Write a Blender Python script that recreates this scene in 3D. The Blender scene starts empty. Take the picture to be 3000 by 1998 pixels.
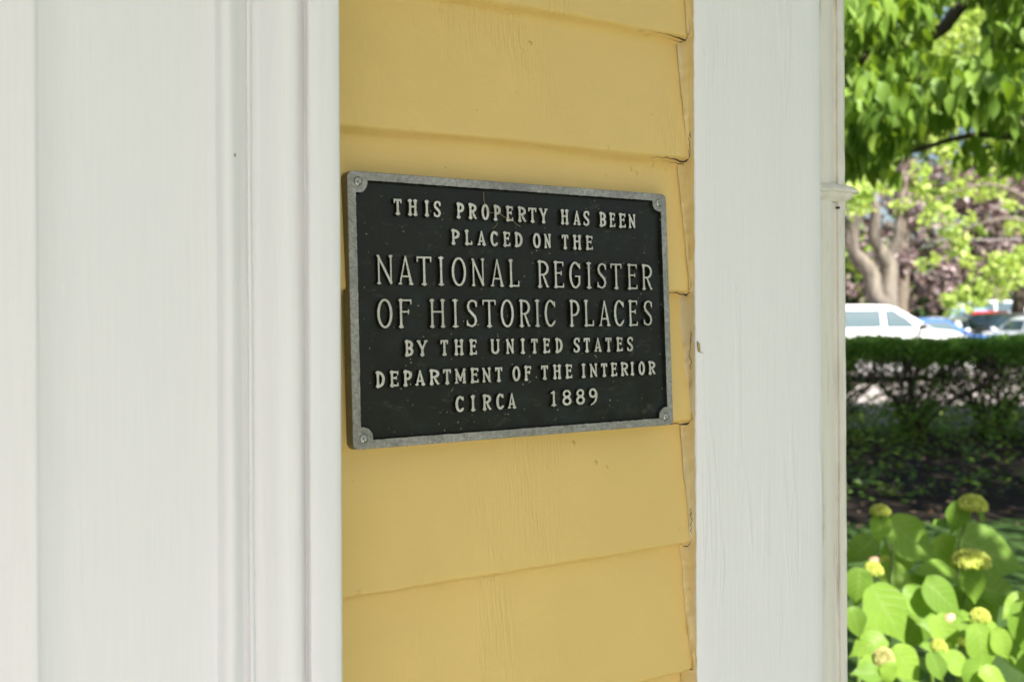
import bpy, bmesh, math, random
import numpy as np
from mathutils import Vector, Matrix
from mathutils.geometry import tessellate_polygon

R = math.radians
scene = bpy.context.scene
col = scene.collection
rnd = random.Random(7)
npr = np.random.RandomState(11)

# ------------------------------------------------------------------ camera
CAM_Z = 1.6
AZ = R(57.9)
FWD = Vector((math.cos(AZ), math.sin(AZ), 0))
RGT = Vector((math.sin(AZ), -math.cos(AZ), 0))
UP = Vector((0, 0, 1))
ROLL = R(0.3)
cam_d = bpy.data.cameras.new("camera")
cam = bpy.data.objects.new("camera", cam_d)
col.objects.link(cam)
r_ = RGT * math.cos(ROLL) - UP * math.sin(ROLL)
u_ = UP * math.cos(ROLL) + RGT * math.sin(ROLL)
m = Matrix((r_, u_, -FWD)).transposed().to_4x4()
m.translation = (0, 0, CAM_Z)
cam.matrix_world = m
cam_d.sensor_width = 36
cam_d.lens = 36
cam_d.shift_y = -0.0250
cam_d.clip_start = 0.05
cam_d.clip_end = 1500
cam_d.dof.use_dof = True
cam_d.dof.focus_distance = 0.84
cam_d.dof.aperture_fstop = 8.5
scene.camera = cam

# ------------------------------------------------------------------ light
SUN_DIR = Vector((-0.10, -1.0, 0)).normalized()      # horizontal direction towards the sun
SUN_EL = R(50)
world = bpy.data.worlds.new("World")
scene.world = world
world.use_nodes = True
wn = world.node_tree.nodes
sky = wn.new("ShaderNodeTexSky")
sky.sky_type = 'NISHITA'
sky.sun_disc = False
sky.sun_elevation = SUN_EL
sky.sun_rotation = math.atan2(SUN_DIR.x, SUN_DIR.y)
sky.air_density = 1.0
sky.dust_density = 3.0
world.node_tree.links.new(sky.outputs[0], wn["Background"].inputs[0])
wn["Background"].inputs[1].default_value = 0.065
sun_d = bpy.data.lights.new("sun", 'SUN')
sun_d.energy = 5.0
sun_d.angle = R(0.53)
sun_d.color = (1.0, 0.955, 0.905)
sun = bpy.data.objects.new("sun", sun_d)
col.objects.link(sun)
to_sun = (SUN_DIR * math.cos(SUN_EL) + UP * math.sin(SUN_EL))
sun.rotation_euler = to_sun.to_track_quat('Z', 'Y').to_euler()
sun.location = to_sun * 30
scene.view_settings.view_transform = 'Standard'
scene.view_settings.look = 'None'
scene.view_settings.exposure = 1.60
scene.view_settings.gamma = 1
scene.cycles.max_bounces = 10
scene.cycles.diffuse_bounces = 6
scene.cycles.transparent_max_bounces = 8
scene.cycles.caustics_reflective = False
scene.cycles.caustics_refractive = False


# ------------------------------------------------------------------ helpers
def link(o, parent=None):
    col.objects.link(o)
    if parent:
        o.parent = parent
    return o


def tag(o, label=None, cat=None, group=None, kind=None):
    if label: o["label"] = label
    if cat: o["category"] = cat
    if group: o["group"] = group
    if kind: o["kind"] = kind
    return o


def empty(name, loc=(0, 0, 0), rz=0, label=None, cat=None, group=None):
    o = bpy.data.objects.new(name, None)
    o.empty_display_size = 0.1
    o.location = loc
    o.rotation_euler = (0, 0, rz)
    link(o)
    return tag(o, label, cat, group)


def mesh_obj(name, verts, faces, mats, parent=None, smooth=False, fmat=None):
    me = bpy.data.meshes.new(name)
    me.from_pydata([tuple(v) for v in verts], [], [tuple(f) for f in faces])
    for mm in (mats if isinstance(mats, (list, tuple)) else [mats]):
        me.materials.append(mm)
    if fmat is not None:
        me.polygons.foreach_set("material_index", np.asarray(fmat, dtype=np.int32))
    if smooth:
        me.polygons.foreach_set("use_smooth", np.ones(len(me.polygons), dtype=bool))
    me.update()
    o = bpy.data.objects.new(name, me)
    return link(o, parent)


def bm_obj(name, bm, mat, parent=None, smooth=False, bevel=0, seg=2):
    me = bpy.data.meshes.new(name)
    bmesh.ops.recalc_face_normals(bm, faces=bm.faces)
    bm.to_mesh(me)
    bm.free()
    for mm in (mat if isinstance(mat, (list, tuple)) else [mat]):
        me.materials.append(mm)
    if smooth:
        me.polygons.foreach_set("use_smooth", np.ones(len(me.polygons), dtype=bool))
    o = bpy.data.objects.new(name, me)
    link(o, parent)
    if bevel:
        b = o.modifiers.new("bevel", 'BEVEL')
        b.width = bevel
        b.segments = seg
        b.limit_method = 'ANGLE'
    return o


def add_box(bm, x0, x1, y0, y1, z0, z1):
    vs = [bm.verts.new(p) for p in ((x0, y0, z0), (x1, y0, z0), (x1, y1, z0), (x0, y1, z0),
                                    (x0, y0, z1), (x1, y0, z1), (x1, y1, z1), (x0, y1, z1))]
    for f in ((0, 3, 2, 1), (4, 5, 6, 7), (0, 1, 5, 4), (1, 2, 6, 5), (2, 3, 7, 6), (3, 0, 4, 7)):
        bm.faces.new([vs[i] for i in f])


def hor(s):            # height of the horizon in photo pixels at column s
    return 924.0 - (s - 1500) * 0.00524


def W(X, Z, z=0.0):    # X to the right of the view axis, Z along it
    return RGT * X + FWD * Z + UP * z


def P(s, y, Z):        # a photo position (3000 px wide) at depth Z
    return W((s - 1500) / 3000 * Z, Z, CAM_Z + (hor(s) - y) * Z / 3000)


def wx(d, y):          # wall x of display column d (2354 wide) for a surface at depth y
    t = (d * 1.2744 - 1500) / 3000
    dx = FWD.x + t * RGT.x
    dy = FWD.y + t * RGT.y
    return y * dx / dy


def tube(points, radii, n=8, sub=4, jitter=0.0):
    """a smooth tapering tube through points: verts, faces"""
    pts = [Vector(p) for p in points]
    P2, R2 = [], []
    m_ = len(pts)
    for i in range(m_ - 1):
        p0 = pts[max(i - 1, 0)]; p1 = pts[i]; p2 = pts[i + 1]; p3 = pts[min(i + 2, m_ - 1)]
        for k in range(sub):
            t = k / sub
            q = 0.5 * ((2 * p1) + (p2 - p0) * t + (2 * p0 - 5 * p1 + 4 * p2 - p3) * t * t + (3 * p1 - p0 - 3 * p2 + p3) * t ** 3)
            P2.append(q); R2.append(radii[i] * (1 - t) + radii[i + 1] * t)
    P2.append(pts[-1]); R2.append(radii[-1])
    V, F = [], []
    ref = Vector((0.3, 0.5, 0.8))
    for i, p in enumerate(P2):
        d = (P2[min(i + 1, len(P2) - 1)] - P2[max(i - 1, 0)]).normalized()
        a = d.cross(ref)
        if a.length < 1e-3: a = d.cross(Vector((1, 0, 0)))
        a.normalize(); b = d.cross(a)
        for k in range(n):
            an = 2 * math.pi * k / n
            rr = R2[i] * (1 + jitter * (rnd.random() - 0.5))
            V.append(p + a * math.cos(an) * rr + b * math.sin(an) * rr)
    for i in range(len(P2) - 1):
        for k in range(n):
            F.append((i * n + k, i * n + (k + 1) % n, (i + 1) * n + (k + 1) % n, (i + 1) * n + k))
    F.append(tuple(range(n - 1, -1, -1)))
    F.append(tuple((len(P2) - 1) * n + k for k in range(n)))
    return V, F


class MB:
    def __init__(self): self.V, self.F, self.M = [], [], []
    def add(self, vf, mi=0):
        o = len(self.V)
        self.V += [tuple(v) for v in vf[0]]
        self.F += [tuple(i + o for i in f) for f in vf[1]]
        self.M += [mi] * len(vf[1])
        return self
    def build(self, name, mats, parent=None, smooth=True):
        return mesh_obj(name, self.V, self.F, mats, parent, smooth, self.M)


# ------------------------------------------------------------------ materials
def new_mat(name):
    mt = bpy.data.materials.new(name)
    mt.use_nodes = True
    nt = mt.node_tree
    return mt, nt, nt.nodes, nt.links, nt.nodes["Principled BSDF"]


def coords(N, L, scale=(1, 1, 1), kind="Object"):
    tc = N.new("ShaderNodeTexCoord")
    mp = N.new("ShaderNodeMapping")
    mp.inputs["Scale"].default_value = scale
    L.new(tc.outputs[kind], mp.inputs[0])
    return mp.outputs[0]


def noise(N, L, vec, scale, detail=4, rough=0.55, dist=0):
    n = N.new("ShaderNodeTexNoise")
    n.inputs["Scale"].default_value = scale
    n.inputs["Detail"].default_value = detail
    n.inputs["Roughness"].default_value = rough
    n.inputs["Distortion"].default_value = dist
    L.new(vec, n.inputs["Vector"])
    return n.outputs[0]


def ramp(N, L, fac, stops):
    r = N.new("ShaderNodeValToRGB")
    e = r.color_ramp.elements
    while len(e) < len(stops): e.new(0.5)
    for i, (p, c) in enumerate(stops):
        e[i].position = p
        e[i].color = (c[0], c[1], c[2], 1) if isinstance(c, (tuple, list)) else (c, c, c, 1)
    L.new(fac, r.inputs[0])
    return r.outputs[0]


def math_n(N, L, op, a, b):
    q = N.new("ShaderNodeMath"); q.operation = op
    for i, v in enumerate((a, b)):
        if isinstance(v, (int, float)): q.inputs[i].default_value = v
        else: L.new(v, q.inputs[i])
    return q.outputs[0]


def mix_c(N, L, fac, a, b):
    q = N.new("ShaderNodeMix"); q.data_type = 'RGBA'
    if isinstance(fac, (int, float)): q.inputs[0].default_value = fac
    else: L.new(fac, q.inputs[0])
    for s, v in ((6, a), (7, b)):
        if isinstance(v, tuple): q.inputs[s].default_value = (v[0], v[1], v[2], 1)
        else: L.new(v, q.inputs[s])
    return q.outputs[2]


def bump(N, L, b, heights):
    prev = None
    for h, strength, dist in heights:
        bp = N.new("ShaderNodeBump")
        bp.inputs["Strength"].default_value = strength
        bp.inputs["Distance"].default_value = dist
        L.new(h, bp.inputs["Height"])
        if prev is not None: L.new(prev, bp.inputs["Normal"])
        prev = bp.outputs[0]
    L.new(prev, b.inputs["Normal"])


def mat_white(name, base, dirty=0.0, streak=1.0):
    mt, nt, N, L, b = new_mat(name)
    v = coords(N, L, (1, 1, 0.03))
    st = noise(N, L, v, 420, 3, 0.6)
    st2 = noise(N, L, coords(N, L, (1, 1, 0.02)), 110, 3, 0.6)
    v1 = coords(N, L)
    lump = noise(N, L, v1, 22, 3, 0.5)
    vo = N.new("ShaderNodeTexVoronoi"); vo.inputs["Scale"].default_value = 30
    L.new(coords(N, L, (1, 1, 0.5)), vo.inputs["Vector"])
    blob = ramp(N, L, vo.outputs["Distance"], [(0.0, 1.0), (0.09, 0.0)])
    tone = noise(N, L, coords(N, L, (1, 1, 0.25)), 9, 4, 0.6)
    c = ramp(N, L, tone, [(0.3, tuple(x * 0.965 for x in base)), (0.7, base)])
    sc = ramp(N, L, st, [(0.40, 0.982), (0.6, 1.0)])
    mm = N.new("ShaderNodeMix"); mm.data_type = 'RGBA'; mm.blend_type = 'MULTIPLY'
    mm.inputs[0].default_value = 1.0
    L.new(c, mm.inputs[6]); L.new(sc, mm.inputs[7])
    c = mm.outputs[2]
    vs = N.new("ShaderNodeTexVoronoi"); vs.inputs["Scale"].default_value = 24
    L.new(v1, vs.inputs["Vector"])
    spk = ramp(N, L, vs.outputs["Distance"], [(0.0, 1.0), (0.022 + 0.02 * dirty, 1.0), (0.034 + 0.02 * dirty, 0.0)])
    gate = ramp(N, L, noise(N, L, v1, 13, 2), [(0.58, 0.0), (0.6, 1.0)])
    c = mix_c(N, L, math_n(N, L, 'MULTIPLY', math_n(N, L, 'MULTIPLY', spk, gate), 0.75), c, (0.10, 0.085, 0.06))
    if dirty:
        d1 = noise(N, L, coords(N, L, (1, 1, 0.05)), 90, 5, 0.7)
        d2 = noise(N, L, v1, 14, 4, 0.6)
        dm = math_n(N, L, 'MULTIPLY', ramp(N, L, d1, [(0.5, 0.0), (0.72, 1.0)]), ramp(N, L, d2, [(0.42, 0.0), (0.65, 1.0)]))
        c = mix_c(N, L, math_n(N, L, 'MULTIPLY', dm, dirty), c, (0.30, 0.25, 0.17))
    L.new(c, b.inputs["Base Color"])
    b.inputs["Roughness"].default_value = 0.42
    b.inputs["Specular IOR Level"].default_value = 0.35
    drip = ramp(N, L, noise(N, L, coords(N, L, (1, 1, 0.10)), 46, 2, 0.5, 0.3), [(0.60, 0.0), (0.66, 1.0), (0.70, 0.35)])
    bump(N, L, b, [(lump, 0.25, 0.004), (st2, 0.15 * streak, 0.0011), (st, 0.30 * streak, 0.0007), (drip, 0.32 * (streak - 0.7), 0.0018), (blob, 0.35 * streak, 0.0014)])
    return mt


def mat_yellow(name, base, chips=0.0):
    mt, nt, N, L, b = new_mat(name)
    v = coords(N, L)
    grain = noise(N, L, coords(N, L, (0.06, 1, 1)), 520, 4, 0.6)
    brush_v = noise(N, L, coords(N, L, (1, 1, 0.018)), 400, 2, 0.5, 0.0)
    bmask = ramp(N, L, noise(N, L, coords(N, L, (1, 1, 0.45)), 15, 2, 0.5, 0.2), [(0.50, 0.0), (0.66, 1.0)])
    lump = noise(N, L, v, 34, 4, 0.55)
    fine = noise(N, L, v, 900, 3, 0.6)
    vo = N.new("ShaderNodeTexVoronoi"); vo.inputs["Scale"].default_value = 62
    L.new(v, vo.inputs["Vector"])
    bl = ramp(N, L, vo.outputs["Distance"], [(0.0, 1.0), (0.16, 0.0)])
    blg = ramp(N, L, noise(N, L, v, 19, 2), [(0.55, 0.0), (0.63, 1.0)])
    tone = noise(N, L, v, 6.5, 4, 0.6)
    c = ramp(N, L, tone, [(0.3, tuple(x * 0.93 for x in base)), (0.7, base)])
    vs = N.new("ShaderNodeTexVoronoi"); vs.inputs["Scale"].default_value = 75
    L.new(v, vs.inputs["Vector"])
    spk = ramp(N, L, vs.outputs["Distance"], [(0.0, 1.0), (0.028, 1.0), (0.045, 0.0)])
    gate = ramp(N, L, noise(N, L, v, 41, 2), [(0.56, 0.0), (0.6, 1.0)])
    c = mix_c(N, L, math_n(N, L, 'MULTIPLY', math_n(N, L, 'MULTIPLY', spk, gate), 0.8), c, (0.09, 0.06, 0.02))
    if chips:
        ch = ramp(N, L, noise(N, L, coords(N, L, (1, 1, 0.2)), 26, 4, 0.7), [(0.52, 0.0), (0.6, 1.0)])
        c = mix_c(N, L, math_n(N, L, 'MULTIPLY', ch, chips), c, (0.52, 0.50, 0.40))
    L.new(c, b.inputs["Base Color"])
    b.inputs["Roughness"].default_value = 0.4
    b.inputs["Specular IOR Level"].default_value = 0.3
    bump(N, L, b, [(lump, 0.30, 0.004), (noise(N, L, coords(N, L, (0.35, 1, 1)), 130, 4, 0.6), 0.22, 0.0014), (grain, 0.16, 0.0008),
                   (math_n(N, L, 'MULTIPLY', brush_v, bmask), 0.9, 0.0019),
                   (math_n(N, L, 'MULTIPLY', bl, blg), 0.9, 0.0016), (fine, 0.15, 0.0003)])
    return mt


def mat_metal(name, c0, c1, metallic, rough, scale=240):
    mt, nt, N, L, b = new_mat(name)
    v = coords(N, L)
    n1 = noise(N, L, v, scale, 5, 0.7, 0.6)
    n2 = noise(N, L, v, scale * 4.2, 3, 0.7)
    n3 = noise(N, L, v, 30, 3, 0.6)
    s = math_n(N, L, 'ADD', math_n(N, L, 'MULTIPLY', n1, 0.6), math_n(N, L, 'MULTIPLY', n2, 0.4))
    c = ramp(N, L, s, [(0.36, c0), (0.62, c1)])
    grime = ramp(N, L, noise(N, L, v, 17, 4, 0.65), [(0.35, 1.0), (0.62, 0.0)])
    c = mix_c(N, L, math_n(N, L, 'MULTIPLY', grime, 0.5), c, tuple(x * 0.72 for x in c0))
    vs = N.new("ShaderNodeTexVoronoi"); vs.inputs["Scale"].default_value = 260
    L.new(v, vs.inputs["Vector"])
    spk = math_n(N, L, 'MULTIPLY', ramp(N, L, vs.outputs["Distance"], [(0.0, 1.0), (0.07, 1.0), (0.12, 0.0)]),
                 ramp(N, L, n3, [(0.56, 0.0), (0.6, 1.0)]))
    c = mix_c(N, L, math_n(N, L, 'MULTIPLY', spk, 0.85), c, (0.02, 0.018, 0.012))
    L.new(c, b.inputs["Base Color"])
    b.inputs["Metallic"].default_value = metallic
    L.new(ramp(N, L, n1, [(0.3, rough - 0.1), (0.7, rough + 0.12)]), b.inputs["Roughness"])
    bump(N, L, b, [(n1, 0.3, 0.0005), (n2, 0.3, 0.0002)])
    return mt


def mat_black_paint():
    mt, nt, N, L, b = new_mat("weathered_black_paint")
    v = coords(N, L)
    n1 = noise(N, L, v, 28, 5, 0.65, 0.4)
    n2 = noise(N, L, v, 420, 4, 0.7)
    c = ramp(N, L, n1, [(0.3, (0.005, 0.0055, 0.004)), (0.52, (0.011, 0.012, 0.008)), (0.72, (0.016, 0.024, 0.023))])
    vs = N.new("ShaderNodeTexVoronoi"); vs.inputs["Scale"].default_value = 210
    L.new(v, vs.inputs["Vector"])
    spk = ramp(N, L, vs.outputs["Distance"], [(0.0, 1.0), (0.09, 0.9), (0.17, 0.0)])
    gate = ramp(N, L, noise(N, L, v, 70, 4, 0.7), [(0.52, 0.0), (0.62, 1.0)])
    c = mix_c(N, L, math_n(N, L, 'MULTIPLY', math_n(N, L, 'MULTIPLY', spk, gate), 0.85), c, (0.34, 0.32, 0.22))
    sm = ramp(N, L, noise(N, L, coords(N, L, (1, 2.2, 1)), 46, 5, 0.7, 1.2), [(0.58, 0.0), (0.72, 1.0)])
    c = mix_c(N, L, math_n(N, L, 'MULTIPLY', sm, 0.5), c, (0.075, 0.072, 0.05))
    L.new(c, b.inputs["Base Color"])
    L.new(ramp(N, L, n1, [(0.3, 0.30), (0.7, 0.60)]), b.inputs["Roughness"])
    b.inputs["Specular IOR Level"].default_value = 0.25
    bump(N, L, b, [(n2, 0.3, 0.0003), (n1, 0.3, 0.001)])
    return mt


def mat_plain(name, c, rough=0.5, metallic=0.0, var=0.15, scale=8, spec=0.5, coat=0.0, emit=None):
    mt, nt, N, L, b = new_mat(name)
    v = coords(N, L)
    n1 = noise(N, L, v, scale, 5, 0.6)
    cc = ramp(N, L, n1, [(0.3, tuple(x * (1 - var) for x in c)), (0.7, tuple(min(1, x * (1 + var * 0.5)) for x in c))])
    L.new(cc, b.inputs["Base Color"])
    b.inputs["Roughness"].default_value = rough
    b.inputs["Metallic"].default_value = metallic
    b.inputs["Specular IOR Level"].default_value = spec
    b.inputs["Coat Weight"].default_value = coat
    return mt


def mat_leaf(name, stops, trans=0.42, tint=(1.25, 1.15, 0.45), rough=0.45, spec=0.35):
    """leaf colour varies from leaf to leaf; light passes through"""
    mt, nt, N, L, b = new_mat(name)
    g = N.new("ShaderNodeNewGeometry")
    n = len(stops)
    c = ramp(N, L, g.outputs["Random Per Island"], [(i / max(1, n - 1), s) for i, s in enumerate(stops)])
    L.new(c, b.inputs["Base Color"])
    b.inputs["Roughness"].default_value = rough
    b.inputs["Specular IOR Level"].default_value = spec
    tr = N.new("ShaderNodeBsdfTranslucent")
    mm = N.new("ShaderNodeMix"); mm.data_type = 'RGBA'; mm.blend_type = 'MULTIPLY'
    mm.inputs[0].default_value = 1.0
    L.new(c, mm.inputs[6]); mm.inputs[7].default_value = (*tint, 1)
    L.new(mm.outputs[2], tr.inputs[0])
    ms = N.new("ShaderNodeMixShader"); ms.inputs[0].default_value = trans
    L.new(b.outputs[0], ms.inputs[1]); L.new(tr.outputs[0], ms.inputs[2])
    L.new(ms.outputs[0], N["Material Output"].inputs[0])
    return mt


def mat_bark(name, c0, c1, scale=14):
    mt, nt, N, L, b = new_mat(name)
    n1 = noise(N, L, coords(N, L, (1, 1, 0.25)), scale, 6, 0.7, 0.5)
    L.new(ramp(N, L, n1, [(0.35, c0), (0.65, c1)]), b.inputs["Base Color"])
    b.inputs["Roughness"].default_value = 0.9
    bump(N, L, b, [(n1, 0.6, 0.02)])
    return mt


def mat_ground(name, stops, scale, rough=0.9, bdist=0.02):
    mt, nt, N, L, b = new_mat(name)
    v = coords(N, L)
    n1 = noise(N, L, v, scale, 8, 0.7)
    n2 = noise(N, L, v, scale * 14, 4, 0.7)
    s = math_n(N, L, 'ADD', math_n(N, L, 'MULTIPLY', n1, 0.55), math_n(N, L, 'MULTIPLY', n2, 0.45))
    L.new(ramp(N, L, s, [(0.35 + 0.3 * i / max(1, len(stops) - 1), c) for i, c in enumerate(stops)]), b.inputs["Base Color"])
    b.inputs["Roughness"].default_value = rough
    b.inputs["Specular IOR Level"].default_value = 0.12
    bump(N, L, b, [(n2, 0.6, bdist)])
    return mt


M_CASING = mat_white("white_casing_paint", (0.805, 0.80, 0.80))
M_BOARD = mat_white("white_board_paint", (0.81, 0.805, 0.795), 0.0, 1.6)
M_PILASTER = mat_white("soiled_white_paint", (0.74, 0.71, 0.635), 0.75)
M_YELLOW = mat_yellow("yellow_clapboard_paint", (0.71, 0.512, 0.18))
M_CAULK = mat_yellow("yellow_caulk_paint", (0.68, 0.525, 0.235), 0.35)
M_CRACK = mat_plain("dark_crack", (0.035, 0.025, 0.012), 0.9)
M_ALU = mat_metal("cast_aluminium", (0.15, 0.145, 0.125), (0.50, 0.485, 0.445), 0.5, 0.48, 300)
M_LETTER = mat_metal("rubbed_aluminium", (0.40, 0.38, 0.31), (0.76, 0.745, 0.67), 0.5, 0.46, 420)
M_SCREW = mat_metal("screw_steel", (0.24, 0.24, 0.22), (0.46, 0.46, 0.44), 0.95, 0.28, 500)
M_BLACK = mat_black_paint()
M_PORCH = mat_plain("grey_porch_floor_paint", (0.50, 0.478, 0.462), 0.5)
M_CEIL = mat_plain("pale_ceiling_paint", (0.70, 0.72, 0.70), 0.6, var=0.05)
M_SIDE = mat_yellow("yellow_side_paint", (0.66, 0.48, 0.17))

# ------------------------------------------------------------------ the house
house = empty("clapboard_house", (0, 0.72, 0), 0,
              "yellow clapboard house with thick white trim beside its porch", "house")
HB = Vector((0, 0.72, 0))


def child(o):           # keep world placement when parenting to the house
    o.matrix_parent_inverse = Matrix.Translation(-HB)
    return o


def vnoise(x, seed, octs=((1, 1.0),)):
    s = 0
    for f, a in octs:
        q = x * f + seed * 17.31
        i = math.floor(q); t = q - i; t = t * t * (3 - 2 * t)
        h0 = math.sin(i * 127.1 + seed * 311.7) * 43758.5453; h0 -= math.floor(h0)
        h1 = math.sin((i + 1) * 127.1 + seed * 311.7) * 43758.5453; h1 -= math.floor(h1)
        s += a * ((h0 * (1 - t) + h1 * t) * 2 - 1)
    return s


# siding: one continuous weathered skin of overlapping boards
BUTTS = [0.252, 0.1415, 0.0215, -0.0955, -0.2055, -0.3215]
BUTTS = [c + CAM_Z for c in BUTTS]
while BUTTS[0] < 2.88: BUTTS.insert(0, BUTTS[0] + 0.115)
while BUTTS[-1] > 0.36: BUTTS.append(BUTTS[-1] - 0.115)
YC = 0.6952                             # face of the corner board
XB = wx(2039 / 1.2744, YC)           # left edge of the corner board
xs = list(np.arange(-5.0, 0.2, 0.4)) + list(np.arange(0.22, XB + 0.012, 0.0016))
rows = []
for k, zb in enumerate(BUTTS):
    zt = BUTTS[k - 1] if k else zb + 0.115
    h = zt - 0.0045 - zb
    for f in (0.985, 0.93, 0.86, 0.75, 0.6, 0.45, 0.3, 0.16, 0.08, 0.03, 0.012):
        rows.append((k, 'f', f, h, zb))
    rows.append((k, 'e', 0, h, zb))
    rows.append((k, 'u', 0.35, h, zb))
    rows.append((k, 'u', 0.8, h, zb))
V, F = [], []
for (k, kind, f, h, zb) in rows:
    for x in xs:
        zj = vnoise(x, k + 3, ((9, 0.0009), (55, 0.0004), (230, 0.00018)))
        uj = vnoise(x, k + 40, ((16, 0.0012), (90, 0.0007), (260, 0.0004)))
        yj = vnoise(x, k + 80, ((6, 0.0007),)) + vnoise(x * 3 + f * 7, k + 90, ((10, 0.00025),))
        if kind == 'f':
            z = zb + zj * max(0, 1 - 4 * f) + h * f
            y = 0.7008 + 0.0118 * f + yj
            if f < 0.02: y += 0.0001
        elif kind == 'e':
            z = zb + zj - 0.0003; y = 0.7016 + yj
        else:
            z = zb + zj * (1 - f) + uj * f - 0.0050 * f
            y = 0.7016 + yj * (1 - f) + 0.0106 * f
        V.append((x, y, z))
n = len(xs)
for i in range(len(rows) - 1):
    for j in range(n - 1):
        F.append((i * n + j, (i + 1) * n + j, (i + 1) * n + j + 1, i * n + j + 1))
siding = mesh_obj("clapboard_siding", V, F, M_YELLOW, house, True)
child(siding)

# door casing: profile run vertically
YB = 0.668
DY = -0.016                                 # how far the whole casing stands out
YB += DY
prof = [(-0.18, 0.730), (-0.18, 0.69), (-0.04, 0.675)]
prof += [(wx(20, 0.6765 + DY), 0.6765 + DY), (wx(60, 0.6705 + DY), 0.6705 + DY), (wx(78, 0.6688 + DY), 0.6688 + DY), (wx(84, 0.6689 + DY), 0.6689 + DY), (wx(87.5, 0.6697 + DY), 0.6697 + DY), (wx(93, YB + 0.0028), YB + 0.0028)]
YB += 0.0028
for d in (180, 280, 380, 460, 497): prof.append((wx(d, YB), YB))
for d, y in ((503, .6690), (510, .6640), (520, .6612), (530, .6598), (538, .6600), (545, .6618), (552, .6645), (560, .6668), (567, .6678),
             (569.5, .6670), (570.5, .6640), (572, .6632), (577, .6630), (579.5, .6636), (581, .6655), (583, .6688),
             (592, .6684), (602, .6668), (615, .6637), (630, .6600), (645, .6570), (660, .6548), (674, .6540), (684, .6546), (690, .6562), (696, .6590), (701, .6606),
             (704, .6600), (706, .6560), (709, .6510), (713, .6487), (718, .6480), (740, .6480), (765, .6480), (778, .6482), (782.5, .6492), (783.5, .6510)):
    prof.append((wx(d, y + DY), y + DY))
prof.append((prof[-1][0] + 0.0003, 0.660)); prof.append((prof[-1][0], 0.735))
zs = list(np.arange(0.25, 1.15, 0.15)) + list(np.arange(1.15, 2.1, 0.01)) + list(np.arange(2.1, 2.9, 0.15)) + [2.9]
V, F = [], []
for z in zs:
    for i, (x, y) in enumerate(prof):
        a = 0.00035 if 8 < i < len(prof) - 3 else 0.0
        dx = vnoise(z, i // 5 + 5, ((5, a), (26, a * 0.5), (70, a * 0.3)))
        dy = vnoise(z, i // 3 + 60, ((7, a * 0.8), (33, a * 0.4)))
        V.append((x + dx, y + dy, z))
n = len(prof)
for i in range(len(zs) - 1):
    for j in range(n - 1):
        F.append((i * n + j, i * n + j + 1, (i + 1) * n + j + 1, (i + 1) * n + j))
casing = mesh_obj("door_casing", V, F, M_CASING, house, True)
child(casing)
casing["label"] = "broad moulded white casing left of the yellow boards"
e = casing.modifiers.new("split", 'EDGE_SPLIT'); e.split_angle = R(50)

# corner board to the right of the siding
XC = wx(2408 / 1.2744, YC)
zs = list(np.arange(0.25, 1.1, 0.17)) + list(np.arange(1.1, 2.15, 0.004)) + list(np.arange(2.15, 2.9, 0.15)) + [2.9]
V, F = [], []
for z in zs:
    w0 = vnoise(z, 21, ((12, 0.0007), (45, 0.0007), (150, 0.0005)))
    w1 = vnoise(z, 25, ((10, 0.0004), (60, 0.00025)))
    pr = [(XB - 0.0004, 0.7175), (XB + w0 * 0.3, YC + 0.002), (XB + 0.0004 + w0, YC + 0.0007), (XB + 0.002 + w0 * 0.5, YC)]
    for f in (0.1, 0.3, 0.5, 0.7, 0.9): pr.append((XB + (XC - XB) * f, YC + vnoise(z, 30 + f, ((4, 0.0003),))))
    pr += [(XC - 0.0018 + w1, YC), (XC - 0.0004 + w1, YC + 0.0007), (XC + w1, YC + 0.003), (XC, 0.7185)]
    for x, y in pr: V.append((x, y, z))
n = len(pr)
for i in range(len(zs) - 1):
    for j in range(n - 1):
        F.append((i * n + j, i * n + j + 1, (i + 1) * n + j + 1, (i + 1) * n + j))
cb = mesh_obj("corner_board", V, F, M_BOARD, house, True)
child(cb)
cb["label"] = "flat white corner board right of the yellow boards"

# painted caulk between boards and corner board
zs = list(np.arange(1.05, 2.2, 0.0018))
V, F = [], []
for z in zs:
    kk = min(range(len(BUTTS)), key=lambda i: (BUTTS[i] > z) * 9 + abs(z - BUTTS[i]))
    fz = (z - BUTTS[kk]) / 0.115
    yw = 0.7010 + 0.0118 * min(1, max(0, fz))
    e0 = vnoise(z, 51, ((14, 0.0009), (60, 0.0008), (220, 0.0004)))
    e1 = vnoise(z, 52, ((20, 0.0010), (90, 0.0010), (260, 0.0007)))
    e2 = vnoise(z, 53, ((40, 0.0010), (150, 0.0011), (330, 0.0005)))
    wv = 0.0030 + 0.0034 * fz + e0
    V += [(XB - wv, yw - 0.0004, z), (XB - wv * 0.62 + e2, yw - 0.0022 + e2, z), (XB - 0.0020 + e2 * 0.4, min(yw - 0.0030, YC + 0.0070) + e2 * 0.4, z),
          (XB - 0.0013 + e2 * 0.2, YC + 0.0040, z), (XB - 0.0010, YC + 0.0024 + e1 * 0.3, z), (XB - 0.0006, YC + 0.0013 + e1 * 0.6, z)]
for i in range(len(zs) - 1):
    for j in range(5):
        F.append((i * 6 + j, i * 6 + j + 1, (i + 1) * 6 + j + 1, (i + 1) * 6 + j))
child(mesh_obj("caulk_seam", V, F, M_CAULK, house, True))["label"] = "lumpy yellow caulk along the corner board"


# open cracks where boards meet the caulk
def crack(points, widths):
    V, F = [], []
    for (p, w) in zip(points, widths):
        V += [(p[0], p[1], p[2] + w / 2), (p[0], p[1], p[2] - w / 2)]
    for i in range(len(points) - 1):
        F.append((2 * i, 2 * i + 1, 2 * i + 3, 2 * i + 2))
    return V, F


def crack_obj(vf): child(mesh_obj('paint_crack', vf[0], vf[1], M_CRACK, house))


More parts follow.
